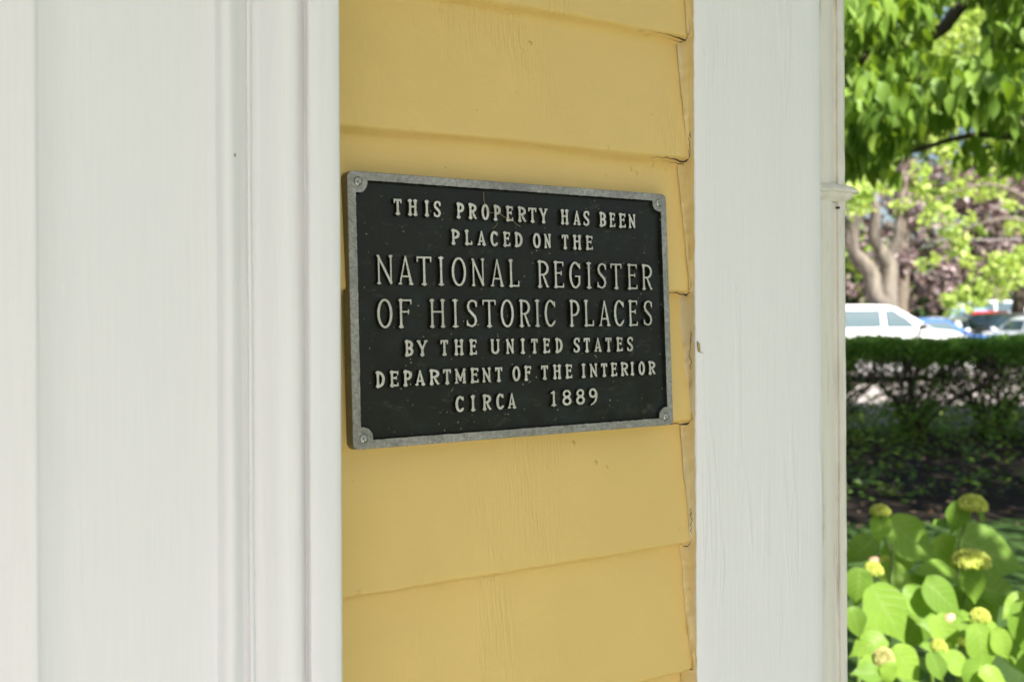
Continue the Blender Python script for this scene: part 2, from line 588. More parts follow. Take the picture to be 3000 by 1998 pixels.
for k, z0, ln, wmax in ((0, BUTTS[BUTTS.index(min(BUTTS, key=lambda b: abs(b - 1.852)))], 0.040, 0.0022),
                        (1, min(BUTTS, key=lambda b: abs(b - 1.7415)), 0.042, 0.0028),
                        (2, min(BUTTS, key=lambda b: abs(b - 1.6215)), 0.034, 0.0022),
                        (3, min(BUTTS, key=lambda b: abs(b - 1.5045)), 0.036, 0.0024),
                        (4, min(BUTTS, key=lambda b: abs(b - 1.3945)), 0.016, 0.0014)):
    for rep in range(2 if k < 2 else 1):
        pts, ws = [], []
        for i in range(15):
            t = i / 14
            x = XB - 0.0055 - ln * (1 - t) * (1 - 0.35 * rep)
            zz = z0 - 0.0026 - rep * 0.0018 + 0.0010 * math.sin(5 * t + rep) + vnoise(t * 9, k + 70 + rep, ((1, 0.0008), (3, 0.0005)))
            pts.append((x, 0.7008 + (0.0035 if rep else 0.0), zz))
            ws.append(wmax * (0.08 + 0.9 * (t ** 2) * (0.55 + 0.45 * abs(math.sin(9 * t + k)))) * (0.5 if rep else 1))
        crack_obj(crack(pts, ws))
    pts, ws = [], []
    for i in range(12):
        t = i / 11
        pts.append((XB - 0.0060 + 0.0040 * t, 0.7004 - 0.0022 * t, z0 - 0.0032 + 0.012 * t * t + vnoise(t * 7, k + 90, ((1, 0.0010),))))
        ws.append(wmax * 0.7 * (1 - 0.75 * t))
    crack_obj(crack(pts, ws))
for za, zb2, seed in ((1.765, 1.742, 1), (1.585, 1.55, 3), (1.425, 1.402, 4)):
    pts = []
    V, F = [], []
    for i in range(30):
        t = i / 29
        z = za + (zb2 - za) * t
        x = XB - 0.0036 + vnoise(t * 9, seed + 100, ((1, 0.0014), (3, 0.0007)))
        w = 0.00034 * max(0.0, vnoise(t * 11, seed + 120, ((1, 1.3),)) - 0.15)
        V += [(x - w, 0.6992, z), (x + w, 0.6986, z)]
    for i in range(29): F.append((2 * i, 2 * i + 1, 2 * i + 3, 2 * i + 2))
    crack_obj((V, F))

# pilaster behind the corner board, and its ledge
YP = 0.719
prof = [(XC - 0.05, YP), (wx(1905, YP), YP), (wx(1912, YP), YP), (wx(1915, YP + .002), YP + .002), (wx(1920, YP + .0036), YP + .0036), (wx(1924, YP + .0028), YP + .0028),
        (wx(1927, YP + .001), YP + .001), (wx(1929, YP), YP), (wx(1938, YP), YP), (wx(1944, YP), YP), (wx(1945, YP) + 0.0004, YP + 0.0015), (wx(1945, YP) + 0.0005, 0.78), (wx(1945, YP) + 0.0005, 0.98)]
zs = list(np.arange(0.25, 1.1, 0.17)) + list(np.arange(1.1, 2.15, 0.006)) + list(np.arange(2.15, 2.9, 0.15)) + [2.9]
V, F = [], []
for z in zs:
    for i, (x, y) in enumerate(prof):
        a = 0.0003 if i < 11 else 0.0001
        V.append((x + vnoise(z, i // 4 + 15, ((6, a), (40, a * 0.6))), y + vnoise(z, i // 2 + 35, ((9, a), (60, a * 0.6))), z))
n = len(prof)
for i in range(len(zs) - 1):
    for j in range(n - 1):
        F.append((i * n + j, i * n + j + 1, (i + 1) * n + j + 1, (i + 1) * n + j))
pil = child(mesh_obj("pilaster", V, F, M_PILASTER, house, True))
pil["label"] = "soiled grooved pilaster edge behind the corner board"
e = pil.modifiers.new("split", 'EDGE_SPLIT'); e.split_angle = R(55)

XE = wx(1945, YP)
ZL = CAM_Z + 0.1272
lp = [(0.0, 0.0085), (0.002, 0.0082), (0.006, 0.0066), (0.0098, 0.0038), (0.0128, 0.0010), (0.0136, -0.0006), (0.0128, -0.0020),
      (0.0100, -0.0026), (0.0088, -0.0030), (0.0084, -0.0050), (0.0072, -0.0078), (0.0042, -0.0104), (0.0012, -0.0128), (0.0, -0.0140)]
path = []
for x in np.arange(XC - 0.02, XE - 0.003, 0.0025): path.append((x, YP, 0, -1))
for a in range(0, 91, 10): path.append((XE - 0.003 + 0.003 * math.sin(R(a)), YP + 0.003 - 0.003 * math.cos(R(a)), math.sin(R(a)), -math.cos(R(a))))
for y in np.arange(YP + 0.006, YP + 0.2, 0.01): path.append((XE, y, 1, 0))
V, F = [], []
for i, (x, y, nx, ny) in enumerate(path):
    fr = 0.55 + 0.45 * max(0, nx)
    for j, (o, z) in enumerate(lp):
        jz = vnoise(i * 0.31 + j * 0.13, 7, ((1, 0.0008), (3, 0.0005)))
        oo = 1.18 * o * fr * (1 + 0.12 * vnoise(i * 0.27, 12, ((1, 1.0),)))
        V.append((x + nx * oo, y + ny * oo, ZL + z * 0.8 + 1.4 * jz * (1 if 0 < j < len(lp) - 1 else 0)))
n = len(lp)
for i in range(len(path) - 1):
    for j in range(n - 1):
        F.append((i * n + j, i * n + j + 1, (i + 1) * n + j + 1, (i + 1) * n + j))
led = mesh_obj("moulded_ledge", V, F, M_PILASTER, pil, True)
led["label"] = "lumpy white ledge sticking out from the pilaster"
nh = MB()
V, F = tube([(XE - 0.0105, YP - 0.0006, ZL - 0.0175), (XE - 0.0105, YP + 0.003, ZL - 0.0175)], [0.0013, 0.0013], 10, 1)
nh.add((V, F)).build("nail_hole", M_CRACK, pil)

# porch: ceiling, floor, and the plain side wall round the corner
bm = bmesh.new(); add_box(bm, -0.75, 1.45, -2.25, 0.74, 2.9, 3.1)
child(bm_obj("porch_ceiling", bm, M_CEIL, house))
bm = bmesh.new(); add_box(bm, -1.2, 0.95, -2.1, 0.74, -0.02, 0.25)
child(bm_obj("porch_floor", bm, M_PORCH, house))
bm = bmesh.new(); add_box(bm, -5, 0.80, 0.745, 5, -0.02, 3.0)
child(bm_obj("side_wall", bm, M_SIDE, house))
bm = bmesh.new(); add_box(bm, -5.2, 1.05, 0.905, 5.2, 3.0, 3.2)
child(bm_obj("roof", bm, mat_plain("grey_roof", (0.10, 0.10, 0.105), 0.9), house))

# small things stuck to the white board
mb = MB()
cx, cz = XB + 0.0018, CAM_Z - 0.0290
mb.add(tube([(cx - 0.0008, YC - 0.0004, cz + 0.0045), (cx - 0.0004, YC - 0.0012, cz + 0.003), (cx, YC - 0.0014, cz), (cx + 0.0008, YC - 0.0010, cz - 0.003), (cx + 0.0014, YC - 0.0005, cz - 0.0045),
             (cx + 0.004, YC - 0.0006, cz - 0.0056), (cx + 0.007, YC - 0.0003, cz - 0.0062)], [0.0004, 0.0011, 0.0014, 0.0012, 0.0005, 0.00018, 0.00012], 8, 4, 0.3))
tag(mb.build("insect_cocoon", mat_plain("cocoon_brown", (0.42, 0.31, 0.15), 0.8, var=0.4, scale=400)),
    "small dried brown insect cocoon on the edge of the white corner board", "cocoon")

# ------------------------------------------------------------------ the plaque
LINES = [
 (173.0, 171.9, 184.5, 183.6, "T36.5,42.9 H48.3,56.2 I62.4,66.1 S70.2,76.1 P90.2,96.8 R100.9,108.0 O112.9,119.5 P123.8,130.3 E135.3,141.9 R146.7,154.3 T156.9,164.6 Y167.6,175.6 H188.9,196.8 A201.7,208.9 S212.0,218.1 B228.8,235.7 E239.3,245.6 E249.7,256.9 N260.5,267.8"),
 (152.1, 151.7, 163.2, 163.1, "P85.0,92.1 L96.9,103.4 A108.4,115.8 C120.5,126.9 E132.0,138.6 D142.9,150.3 O160.8,167.9 N171.7,178.2 T189.3,195.7 H200.6,209.0 E213.6,220.8"),
 (120.5, 118.7, 141.9, 140.0, "N21.5,34.3 A38.9,51.1 T54.5,66.9 I73.0,77.6 O84.7,97.1 N102.4,113.9 A119.7,131.6 L136.5,146.2 R164.3,175.0 E180.0,190.0 G196.0,206.9 I213.5,218.5 S224.3,234.5 T239.1,250.8 E257.1,267.7 R273.2,284.5"),
 (88.1, 87.1, 108.9, 108.7, "O21.1,33.1 F38.2,49.2 H64.6,77.8 I84.3,89.4 S96.4,106.5 T111.4,123.4 O128.1,140.0 R145.5,155.7 I160.6,165.2 C170.2,180.4 P195.0,204.9 L209.8,219.6 A225.4,237.0 C241.6,251.8 E257.0,266.8 S273.4,283.6"),
 (66.6, 65.6, 78.0, 77.0, "B42.8,49.7 Y53.1,61.9 T73.2,79.7 H85.1,93.3 E98.4,105.0 U118.1,126.0 N132.3,139.5 I145.9,150.0 T156.1,162.3 E167.4,174.1 D179.6,186.7 S198.0,204.3 T208.6,214.8 A219.5,226.9 T231.4,237.5 E242.7,249.4 S254.4,260.8"),
 (44.2, 44.8, 55.4, 55.6, "D18.5,25.6 E29.8,36.9 P41.0,48.0 A51.0,59.0 R63.0,71.2 T74.8,81.5 M85.0,94.5 E98.7,105.9 N109.7,117.2 T121.4,127.8 O137.6,144.6 F148.5,155.2 T165.1,171.6 H176.7,184.7 E188.9,195.6 I205.5,209.5 N214.1,221.6 T225.9,232.1 E236.0,242.5 R246.7,254.6 I257.2,261.3 O266.4,273.0 R277.2,284.7"),
 (22.7, 22.7, 34.1, 34.5, "C85.1,92.1 I98.5,102.4 R109.1,116.7 C121.8,128.3 A132.4,139.9"),
 (22.6, 22.5, 34.6, 34.8, "1173.8,178.9 8185.4,194.1 8199.2,207.7 9212.5,220.9"),
]


def arc(cx, cy, rx, ry, a0, a1, r0, r1=None, n=14):
    """stroke along an ellipse; angles in degrees; r = half width, heavier on the sides"""
    out = []
    r1 = r0 if r1 is None else r1
    pts = []
    for i in range(n + 1):
        a = R(a0 + (a1 - a0) * i / n)
        w = abs(math.cos(a))
        pts.append((cx + rx * math.cos(a), cy + ry * math.sin(a), r1 + (r0 - r1) * w))
    for p, q in zip(pts[:-1], pts[1:]): out.append((p[0], p[1], p[2], q[0], q[1], q[2]))
    return out


def glyph(ch, w, h, big):
    s = 0.90 if big else 0.90              # half stem
    t = 0.58 if big else 0.64              # half hairline
    e = 0.46 if big else 0.50              # half serif
    sw = (2.05 if big else 1.75)           # half serif width
    S = []

    def foot(x, y0, up, width=sw, r=s):
        d = 1 if up else -1
        S.append((x - width + e, y0 + d * e, e, x + width - e, y0 + d * e, e))
        S.append((x, y0 + d * e, r * 1.35, x, y0 + d * (e + 2.2 * r), r * 0.95))

    def stem(x, bot=True, top=True, r=s, y0=0.0, y1=h, width=sw):
        ym = (y0 + y1) / 2
        S.append((x, y0 + r, r, x, ym, r * 0.84)); S.append((x, ym, r * 0.84, x, y1 - r, r))
        if bot: foot(x, y0, True, width, r)
        if top: foot(x, y1, False, width, r)

    def bar(x0, x1, y, tick=0.0, side=1, r=t):
        S.append((x0, y, r, x1 - r * 0.8, y, r))
        if tick: S.append((x1 - r * 0.9, y, r * 0.9, x1 - e * 0.9, y + tick, e * 0.95))

    if ch == 'I':
        stem(w / 2, width=max(w / 2, s + 0.5))
    elif ch == 'T':
        stem(w / 2, top=False, width=min(sw * 1.1, w / 2))
        S.append((t, h - t, t, w - t, h - t, t))
        tk = 0.14 * h if big else 0.17 * h
        S.append((t, h - t, t, e, h - t - tk, e)); S.append((w - t, h - t, t, w - e, h - t - tk, e))
    elif ch == 'H':
        a = min(sw, w * 0.27)
        stem(a, width=a); stem(w - a, width=a)
        S.append((a, h * 0.56, t, w - a, h * 0.56, t))
    elif ch in 'EF':
        a = min(sw, w * 0.3)
        stem(a + 0.1, width=a)
        tk = 0.12 * h if big else 0.15 * h
        bar(a, w - 0.1, h - t, -tk)
        bar(a, w * 0.76, h * 0.56)
        S.append((w * 0.76, h * 0.56 - tk * 0.55, e, w * 0.76, h * 0.56 + tk * 0.55, e))
        if ch == 'E': bar(a, w, t, tk)
    elif ch == 'L':
        a = min(sw, w * 0.33)
        stem(a + 0.1, width=a)
        bar(a, w, t, 0.17 * h)
    elif ch in 'PRB':
        a = min(sw, w * 0.3)
        stem(a, width=a)
        yb = h * (0.40 if ch == 'P' else 0.45)
        xr = w - s if ch != 'B' else w - s - 0.2
        ry = (h - yb) / 2 - t
        xc = w * 0.45
        S.append((a, h - t, t, xc, h - t, t)); S.append((a, yb + t, t, xc, yb + t, t))
        S.extend(arc(xc, yb + t + ry, xr - xc, ry, -90, 90, s, t))
        if ch == 'B':
            ry2 = (yb + t) / 2 - t * 0.5
            S.append((a, t, t, xc, t, t))
            S.extend(arc(xc, t + ry2, w - s - xc, ry2, -90, 90, s, t))
        if ch == 'R':
            S.append((w * 0.5, yb + t * 0.6, t, w * 0.72, h * 0.2, s)); S.append((w * 0.72, h * 0.2, s, w * 0.86, e * 1.2, s * 0.75))
            S.append((w * 0.86, e * 1.1, s * 0.7, w - e * 0.7, e * 1.15, e))
    elif ch == 'D':
        a = min(sw, w * 0.3)
        stem(a, width=a)
        xc = w * 0.38
        S.append((a, h - t, t, xc, h - t, t)); S.append((a, t, t, xc, t, t))
        S.extend(arc(xc, h / 2, w - s - xc, h / 2 - t, -90, 90, s, t, 20))
    elif ch == 'O':
        S.extend(arc(w / 2, h / 2, w / 2 - s * 0.95, h / 2 - t + 0.15, 0, 360, s * 0.95, t, 36))
    elif ch in 'CG':
        S.extend(arc(w * 0.54, h / 2, w * 0.54 - s, h / 2 - t + 0.1, 48, 312 if ch == 'C' else 322, s, t, 26))
        S.append((w * 0.86, h * 0.865, t, w - e, h * 0.79, e)); S.append((w - e, h * 0.93, e, w - e, h * 0.76, e))
        if ch == 'C': S.append((w * 0.88, h * 0.13, t, w - e * 0.8, h * 0.22, e * 0.8))
        else:
            S.append((w - s, h * 0.13, t, w - s * 1.05, h * 0.43, s * 0.9))
            S.append((w * 0.56, h * 0.455, e, w - e * 0.4, h * 0.455, e))
    elif ch == 'S':
        pts = [(0.90, 0.80), (0.88, 0.88), (0.72, 0.955), (0.50, 0.965), (0.27, 0.90), (0.17, 0.76), (0.26, 0.62), (0.52, 0.50),
               (0.77, 0.38), (0.86, 0.24), (0.76, 0.10), (0.53, 0.035), (0.30, 0.05), (0.13, 0.13)]
        rr = [t, t, t, t, s * .85, s * .9, s, s * 1.08, s, s * .9, s * .85, t, t, t]
        for i in range(len(pts) - 1):
            S.append((pts[i][0] * w, pts[i][1] * h, rr[i], pts[i + 1][0] * w, pts[i + 1][1] * h, rr[i + 1]))
        S.append((0.92 * w - e * .4, 0.93 * h, e, 0.92 * w - e * .3, 0.75 * h, e)); S.append((0.06 * w + e * .6, 0.23 * h, e, 0.06 * w + e * .6, 0.07 * h, e))
    elif ch == 'A':
        f = sw * 0.62
        ax = w * 0.5
        S.append((ax, h - 0.3, 0.4, f + 0.1, e, t * 0.95)); S.append((ax, h - 0.5, 0.55, w - f - 0.3, e, s * 1.12))
        S.append((e * 0.6, e, e, 2 * f, e, e)); S.append((w - 2 * f - 0.5, e, e, w - e * 0.6, e, e))
        S.append((w * 0.30, h * 0.28, t * .9, w * 0.72, h * 0.28, t * .9))
    elif ch == 'N':
        a = sw * 0.72
        S.append((a, e, t, a, h - 0.8, t)); S.append((w - a, h - e, t, w - a, 0.8, t * 0.85))
        S.append((a * 0.75, h - 0.75, 0.75, w - a, 1.0, s * 1.0)); S.append((w - a, 1.0, s * .8, w - a + 0.1, 0.2, 0.3))
        S.append((e * .7, e, e, 2 * a - e * .7, e, e)); S.append((w - 2 * a + e * .7, h - e, e, w - e * .7, h - e, e)); S.append((e * .4, h - e, e, a, h - e, e))
        S.append((a, e, t * 1.4, a, e + 1.6, t)); S.append((w - a, h - e, t * 1.4, w - a, h - e - 1.6, t))
    elif ch == 'M':
        a = sw * 0.7
        S.append((a * 1.1, e, t, a * 1.2, h - 0.6, t)); S.append((w - a, e, s, w - a * 1.15, h - 0.6, s))
        S.append((a * 1.1, h - 0.8, 0.8, w * 0.5, h * 0.22, s * .95)); S.append((w - a * 1.1, h - 0.8, 0.7, w * 0.5, h * 0.22, t))
        S.append((e * .6, e, e, 2 * a, e, e)); S.append((w - 2 * a, e, e, w - e * .6, e, e))
        S.append((e * .6, h - e, e, a * 1.2, h - e, e)); S.append((w - a * 1.2, h - e, e, w - e * .6, h - e, e))
    elif ch == 'U':
        a = sw * 0.72
        S.append((a, h - e, s, a, h * 0.3, s)); S.append((w - a, h - e, t, w - a, h * 0.3, t))
        S.extend(arc(w / 2, h * 0.3, w / 2 - a, h * 0.3 - t, 180, 360, s * .95, t, 14))
        S.append((e * .5, h - e, e, 2 * a - e * .5, h - e, e)); S.append((w - 2 * a + e * .5, h - e, e, w - e * .5, h - e, e))
    elif ch == 'Y':
        a = sw * 0.7
        stem(w / 2, top=False, y1=h * 0.5, width=sw)
        S.append((w / 2, h * 0.42, s, a, h - e, s * .95)); S.append((w / 2, h * 0.42, s * .9, w - a, h - e, t))
        S.append((e * .5, h - e, e, 2 * a, h - e, e)); S.append((w - 2 * a, h - e, e, w - e * .5, h - e, e))
    elif ch == '1':
        x = w * 0.56
        stem(x, top=False, width=w / 2 - 0.1, y1=h)
        S.append((x, h - s, s * 0.9, 0.4, h * 0.86, 0.42))
    elif ch == '8':
        S.extend(arc(w / 2, h * 0.745, w * 0.39 - t * .5, h * 0.255 - t, 0, 360, t * 1.1, t, 24))
        S.extend(arc(w / 2, h * 0.275, w * 0.5 - s, h * 0.275 - t, 0, 360, s * .95, t, 28))
    elif ch == '9':
        S.extend(arc(w * 0.47, h * 0.70, w * 0.47 - s, h * 0.30 - t, 0, 360, s * .95, t, 26))
        pts = [(w - s, h * 0.70), (w - s, h * 0.45), (w * 0.78, h * 0.2), (w * 0.52, h * 0.03), (w * 0.22, -h * 0.06)]
        rr = [s, s, s * .85, t, 0.35]
        for i in range(4): S.append((pts[i][0], pts[i][1], rr[i], pts[i + 1][0], pts[i + 1][1], rr[i + 1]))
    return S


def contours(S, w, h, rs):
    """outline loops (mm) of the union of strokes, with small cast fillets"""
    g = 0.13
    pad = 1.6
    nx = int((w + 2 * pad) / g) + 1
    ny = int((h + 2 * pad + 1.2) / g) + 1
    X, Y = np.meshgrid(np.arange(nx) * g - pad, np.arange(ny) * g - pad - 0.8)
    acc = np.zeros_like(X)
    k = 0.16
    for (x0, y0, r0, x1, y1, r1) in S:
        dx, dy = x1 - x0, y1 - y0
        l2 = max(dx * dx + dy * dy, 1e-6)
        tt = np.clip(((X - x0) * dx + (Y - y0) * dy) / l2, 0, 1)
        d = np.hypot(X - x0 - tt * dx, Y - y0 - tt * dy) - (r0 + (r1 - r0) * tt)
        acc += np.exp(np.clip(-d / k, -60, 25))
    D = -k * np.log(acc + 1e-30) + 0.03
    # irregular casting edge
    D += 0.07 * (np.sin(X * 2.3 + rs) * np.sin(Y * 1.9 + rs * 2.1)) + 0.04 * np.sin(X * 6.1 - rs) * np.sin(Y * 5.3 + rs)
    ins = D < 0
    segs = {}

    def ip(i0, j0, i1, j1):
        a, b_ = D[j0, i0], D[j1, i1]
        f = a / (a - b_)
        return (X[j0, i0] + f * (X[j1, i1] - X[j0, i0]), Y[j0, i0] + f * (Y[j1, i1] - Y[j0, i0]))
    mixed = (ins[:-1, :-1].astype(int) + ins[1:, :-1] + ins[:-1, 1:] + ins[1:, 1:])
    js, is_ = np.where((mixed > 0) & (mixed < 4))
    pts = {}
    for j, i in zip(js, is_):
        c = (ins[j, i], ins[j, i + 1], ins[j + 1, i + 1], ins[j + 1, i])
        E = (('h', i, j), ('v', i + 1, j), ('h', i, j + 1), ('v', i, j))
        ends = (((i, j), (i + 1, j)), ((i + 1, j), (i + 1, j + 1)), ((i, j + 1), (i + 1, j + 1)), ((i, j), (i, j + 1)))
        out = []
        for q in range(4):
            a, b_ = c[q], c[(q + 1) % 4]
            if a != b_:
                if E[q] not in pts: pts[E[q]] = ip(*ends[q][0], *ends[q][1])
                out.append((E[q], a))
        # walk keeping inside on the left
        st = [e_ for e_, a in out if a]; en = [e_ for e_, a in out if not a]
        if len(st) == 1: segs.setdefault(st[0], en[0])
        else:
            order = [e_ for e_, a in out]
            for e_, a in out:
                if a: segs.setdefault(e_, order[(order.index(e_) + 1) % 4])
    loops = []
    used = set()
    for s0 in list(segs):
        if s0 in used: continue
        lp_, cur = [], s0
        while cur is not None and cur not in used:
            used.add(cur); lp_.append(pts[cur]); cur = segs.get(cur)
        if len(lp_) > 8:
            a = np.array(lp_)
            for _ in range(2): a = 0.5 * a + 0.25 * (np.roll(a, 1, 0) + np.roll(a, -1, 0))
            a = a[::2]
            loops.append(a)
    return loops


def area(a):
    x, y = a[:, 0], a[:, 1]
    return 0.5 * np.sum(x * np.roll(y, -1) - np.roll(x, -1) * y)


def raised(loops, z_top, z_base, draft, rim=0.12):
    """cap + rim (metal, slot 0) and drafted sides (paint, slot 1); coordinates in mm"""
    V, F, Mi = [], [], []
    loops = sorted(loops, key=lambda a: -abs(area(a)))
    big = [a if area(a) > 0 else a for a in loops]
    ofs = []
    for a in big:
        t = np.roll(a, -1, 0) - np.roll(a, 1, 0)
        nrm = np.stack([t[:, 1], -t[:, 0]], 1)
        nrm /= np.maximum(np.linalg.norm(nrm, axis=1, keepdims=True), 1e-9)
        nrm *= OUT
        o = len(V); ofs.append(o); m_ = len(a)
        for p in a: V.append((p[0], p[1], z_top))
        for p, q in zip(a, nrm): V.append((p[0] + q[0] * rim, p[1] + q[1] * rim, z_top - rim))
        for p, q in zip(a, nrm): V.append((p[0] + q[0] * (rim + draft), p[1] + q[1] * (rim + draft), z_base))
        for i in range(m_):
            j = (i + 1) % m_
            F.append((o + i, o + m_ + i, o + m_ + j, o + j)); Mi.append(0)
            F.append((o + m_ + i, o + 2 * m_ + i, o + 2 * m_ + j, o + m_ + j)); Mi.append(1)
    # caps: each outer loop with the holes inside it
    sg = [area(a) for a in big]
    outs = [i for i in range(len(big)) if sg[i] * sg[0] > 0]
    hol = [i for i in range(len(big)) if sg[i] * sg[0] < 0]
    for i in outs:
        grp = [i]
        lo, hi = big[i].min(0), big[i].max(0)
        for k in hol:
            c = big[k].mean(0)
            if (c > lo).all() and (c < hi).all(): grp.append(k)
        polys = [[Vector((p[0], p[1], 0)) for p in big[k]] for k in grp]
        flat = [ofs[k] + q for k in grp for q in range(len(big[k]))]
        for tri in tessellate_polygon(polys):
            F.append(tuple(flat[q] for q in tri)); Mi.append(0)
    return V, F, Mi


OUT = 1.0
plaque = empty("wall_plaque", (0.297, 0.690, CAM_Z - 0.0965), 0,
               "dark cast metal plaque with raised silver lettering screwed to the yellow boards", "plaque")
plaque.rotation_euler = (R(90 - 2.4), 0, 0)          # local x along the wall, y up, z out of the wall

# letters, one part per line of writing
for li, (b0, b1, t0, t1, txt) in enumerate(LINES):
    V, F, Mi = [], [], []
    toks = txt.split()
    xa = float(toks[0][1:].split(',')[0]); xz = float(toks[-1][1:].split(',')[1])
    for qi, tk in enumerate(toks):
        ch = tk[0]
        u0, u1 = map(float, tk[1:].split(','))
        f = ((u0 + u1) / 2 - xa) / (xz - xa)
        yb = b0 + (b1 - b0) * f; hh = (t0 + (t1 - t0) * f) - yb
        if ch in 'OCGS89': yb -= 0.2; hh += 0.35
        loops = contours(glyph(ch, u1 - u0, hh, li in (2, 3)), u1 - u0, hh, li * 7.1 + qi * 1.37)
        # inside kept on one side: find sign so that normals point out of the metal
        big_ = max(loops, key=lambda a: abs(area(a)))
        OUT = 1.0 if area(big_) > 0 else -1.0
        v, f_, m_ = raised(loops, 0.0, -3.9, 0.42 if li not in (2, 3) else 0.5)
        o = len(V)
        V += [((p[0] + u0) / 1000, (p[1] + yb) / 1000, p[2] / 1000) for p in v]
        F += [tuple(i + o for i in q) for q in f_]; Mi += m_
    lo = mesh_obj("raised_lettering", V, F, [M_LETTER, M_BLACK], plaque, False, Mi)
    words = ["THIS PROPERTY HAS BEEN", "PLACED ON THE", "NATIONAL REGISTER", "OF HISTORIC PLACES", "BY THE UNITED STATES", "DEPARTMENT OF THE INTERIOR", "CIRCA", "1889"][li]
    lo["label"] = "raised silver letters reading " + words

# frame ring with rounded screw bosses, and the recessed black field
PW, PH = 303.0, 203.0


def rrect(x0, y0, x1, y1, r, n=6):
    out = []
    for cx, cy, a0 in ((x1 - r, y0 + r, -90), (x1 - r, y1 - r, 0), (x0 + r, y1 - r, 90), (x0 + r, y0 + r, 180)):
        for i in range(n + 1):
            a = R(a0 + 90 * i / n); out.append((cx + r * math.cos(a), cy + r * math.sin(a)))
    return out


def resample(p, step):
    out = []
    for a, b_ in zip(p, p[1:] + p[:1]):
        d = math.hypot(b_[0] - a[0], b_[1] - a[1]); k = max(1, int(d / step))
        for i in range(k): out.append((a[0] + (b_[0] - a[0]) * i / k, a[1] + (b_[1] - a[1]) * i / k))
    return out


outer = np.array(resample(rrect(0, 0, PW, PH, 4.2), 3.0))
FW = 5.9
BR = 7.9
bc = 7.5
inner = []
for (cx, cy, a0) in ((PW - bc, bc, 0), (PW - bc, PH - bc, 90), (bc, PH - bc, 180), (bc, bc, 270)):
    # arc of the boss from one straight edge to the other (seen from the field)
    if a0 == 0: A, B = 180 + math.degrees(math.asin((bc - FW) / BR)), 90 - math.degrees(math.asin((bc - FW) / BR)) + 0
    da = math.degrees(math.asin((bc - FW) / BR))
    start = {0: 180 + da, 90: 270 + da, 180: 0 + da, 270: 90 + da}[a0]
    for i in range(13):
        a = R(start - (90 + 2 * da) * i / 12)
        inner.append((cx + BR * math.cos(a), cy + BR * math.sin(a)))
inner = resample(inner, 1.6)
inner = np.array([(x + 0.22 * vnoise(i * 0.7, 3, ((1, 1.0),)), y + 0.22 * vnoise(i * 0.7, 9, ((1, 1.0),))) for i, (x, y) in enumerate(inner)])
V, F, Mi = [], [], []


def ring(loop, offs, zs_, mats_, sign):
    a = loop
    t = np.roll(a, -1, 0) - np.roll(a, 1, 0)
    nrm = np.stack([t[:, 1], -t[:, 0]], 1); nrm /= np.linalg.norm(nrm, axis=1, keepdims=True); nrm *= sign
    o = len(V); m_ = len(a)
    for of, zz in zip(offs, zs_):
        for p, q in zip(a, nrm): V.append((p[0] + q[0] * of, p[1] + q[1] * of, zz))
    for l in range(len(offs) - 1):
        for i in range(m_):
            j = (i + 1) % m_
            F.append((o + l * m_ + i, o + (l + 1) * m_ + i, o + (l + 1) * m_ + j, o + l * m_ + j)); Mi.append(mats_[l])
    return o


so = 1.0 if area(outer) > 0 else -1.0
si = 1.0 if area(inner) > 0 else -1.0
o0 = ring(outer, (0, 0.35, 0.6, 0.9), (0.0, -0.15, -0.6, -11.0), (0, 0, 2), so)
o1 = ring(inner, (0, 0.15, 1.0), (0.0, -0.2, -3.9), (1, 1), -si)
flat = [o0 + i for i in range(len(outer))] + [o1 + i for i in range(len(inner))]
for tri in tessellate_polygon([[Vector((p[0], p[1], 0)) for p in outer], [Vector((p[0], p[1], 0)) for p in inner]]):
    F.append(tuple(flat[q] for q in tri)); Mi.append(0)
M_EDGE = mat_metal("dirty_shaded_edge", (0.13, 0.11, 0.055), (0.20, 0.17, 0.09), 0.3, 0.6)  # dirt, corner shade and the wall's yellow reflection put into the side colour
mesh_obj("rim", [(x / 1000, y / 1000, z / 1000) for x, y, z in V], F, [M_ALU, M_BLACK, M_EDGE], plaque, False, Mi)

# black field with slow casting waves
nx, ny = 150, 100
V, F = [], []
for j in range(ny + 1):
    for i in range(nx + 1):
        x = 5 + (PW - 10) * i / nx; y = 5 + (PH - 10) * j / ny
        z = -3.75 + 0.10 * vnoise(x * 0.05 + y * 0.031, 4, ((1, 1.0), (3, 0.4))) + 0.05 * vnoise(y * 0.11 - x * 0.02, 8, ((1, 1.0),))
        V.append((x / 1000, y / 1000, z / 1000))
for j in range(ny):
    for i in range(nx):
        a = j * (nx + 1) + i
        F.append((a, a + 1, a + nx + 2, a + nx + 1))
mesh_obj("recessed_field", V, F, M_BLACK, plaque, True)

# four domed cross-head screws
def screw_mesh():
    V, F = [], []
    prof_ = [(0.0, 1.15), (0.9, 1.10), (1.8, 0.95), (2.6, 0.65), (3.2, 0.25), (3.45, -0.1), (3.5, -0.6)]
    na = 32
    for (r, z) in prof_:
        for k in range(na):
            a = 2 * math.pi * k / na
            zz = z
            cxr = min(abs(r * math.cos(a)), abs(r * math.sin(a)))
            if r < 1.9 and cxr < 0.42: zz -= 0.95 * max(0, 1 - (r / 1.95) ** 2)
            V.append((r * math.cos(a) / 1000, r * math.sin(a) / 1000, zz / 1000))
    for l in range(len(prof_) - 1):
        for k in range(na):
            F.append((l * na + k, (l + 1) * na + k, (l + 1) * na + (k + 1) % na, l * na + (k + 1) % na))
    return V, F


sv, sf = screw_mesh()
for i, (x, y, rot) in enumerate(((7.9, 7.4, 20), (PW - 7.7, 7.2, 48), (PW - 7.7, PH - 7.2, 10), (7.9, PH - 7.0, 60))):
    s_ = mesh_obj("screw", sv, sf, M_SCREW, plaque, True)
    s_.location = (x / 1000, y / 1000, 0.0002)
    s_.rotation_euler = (0, 0, R(rot))


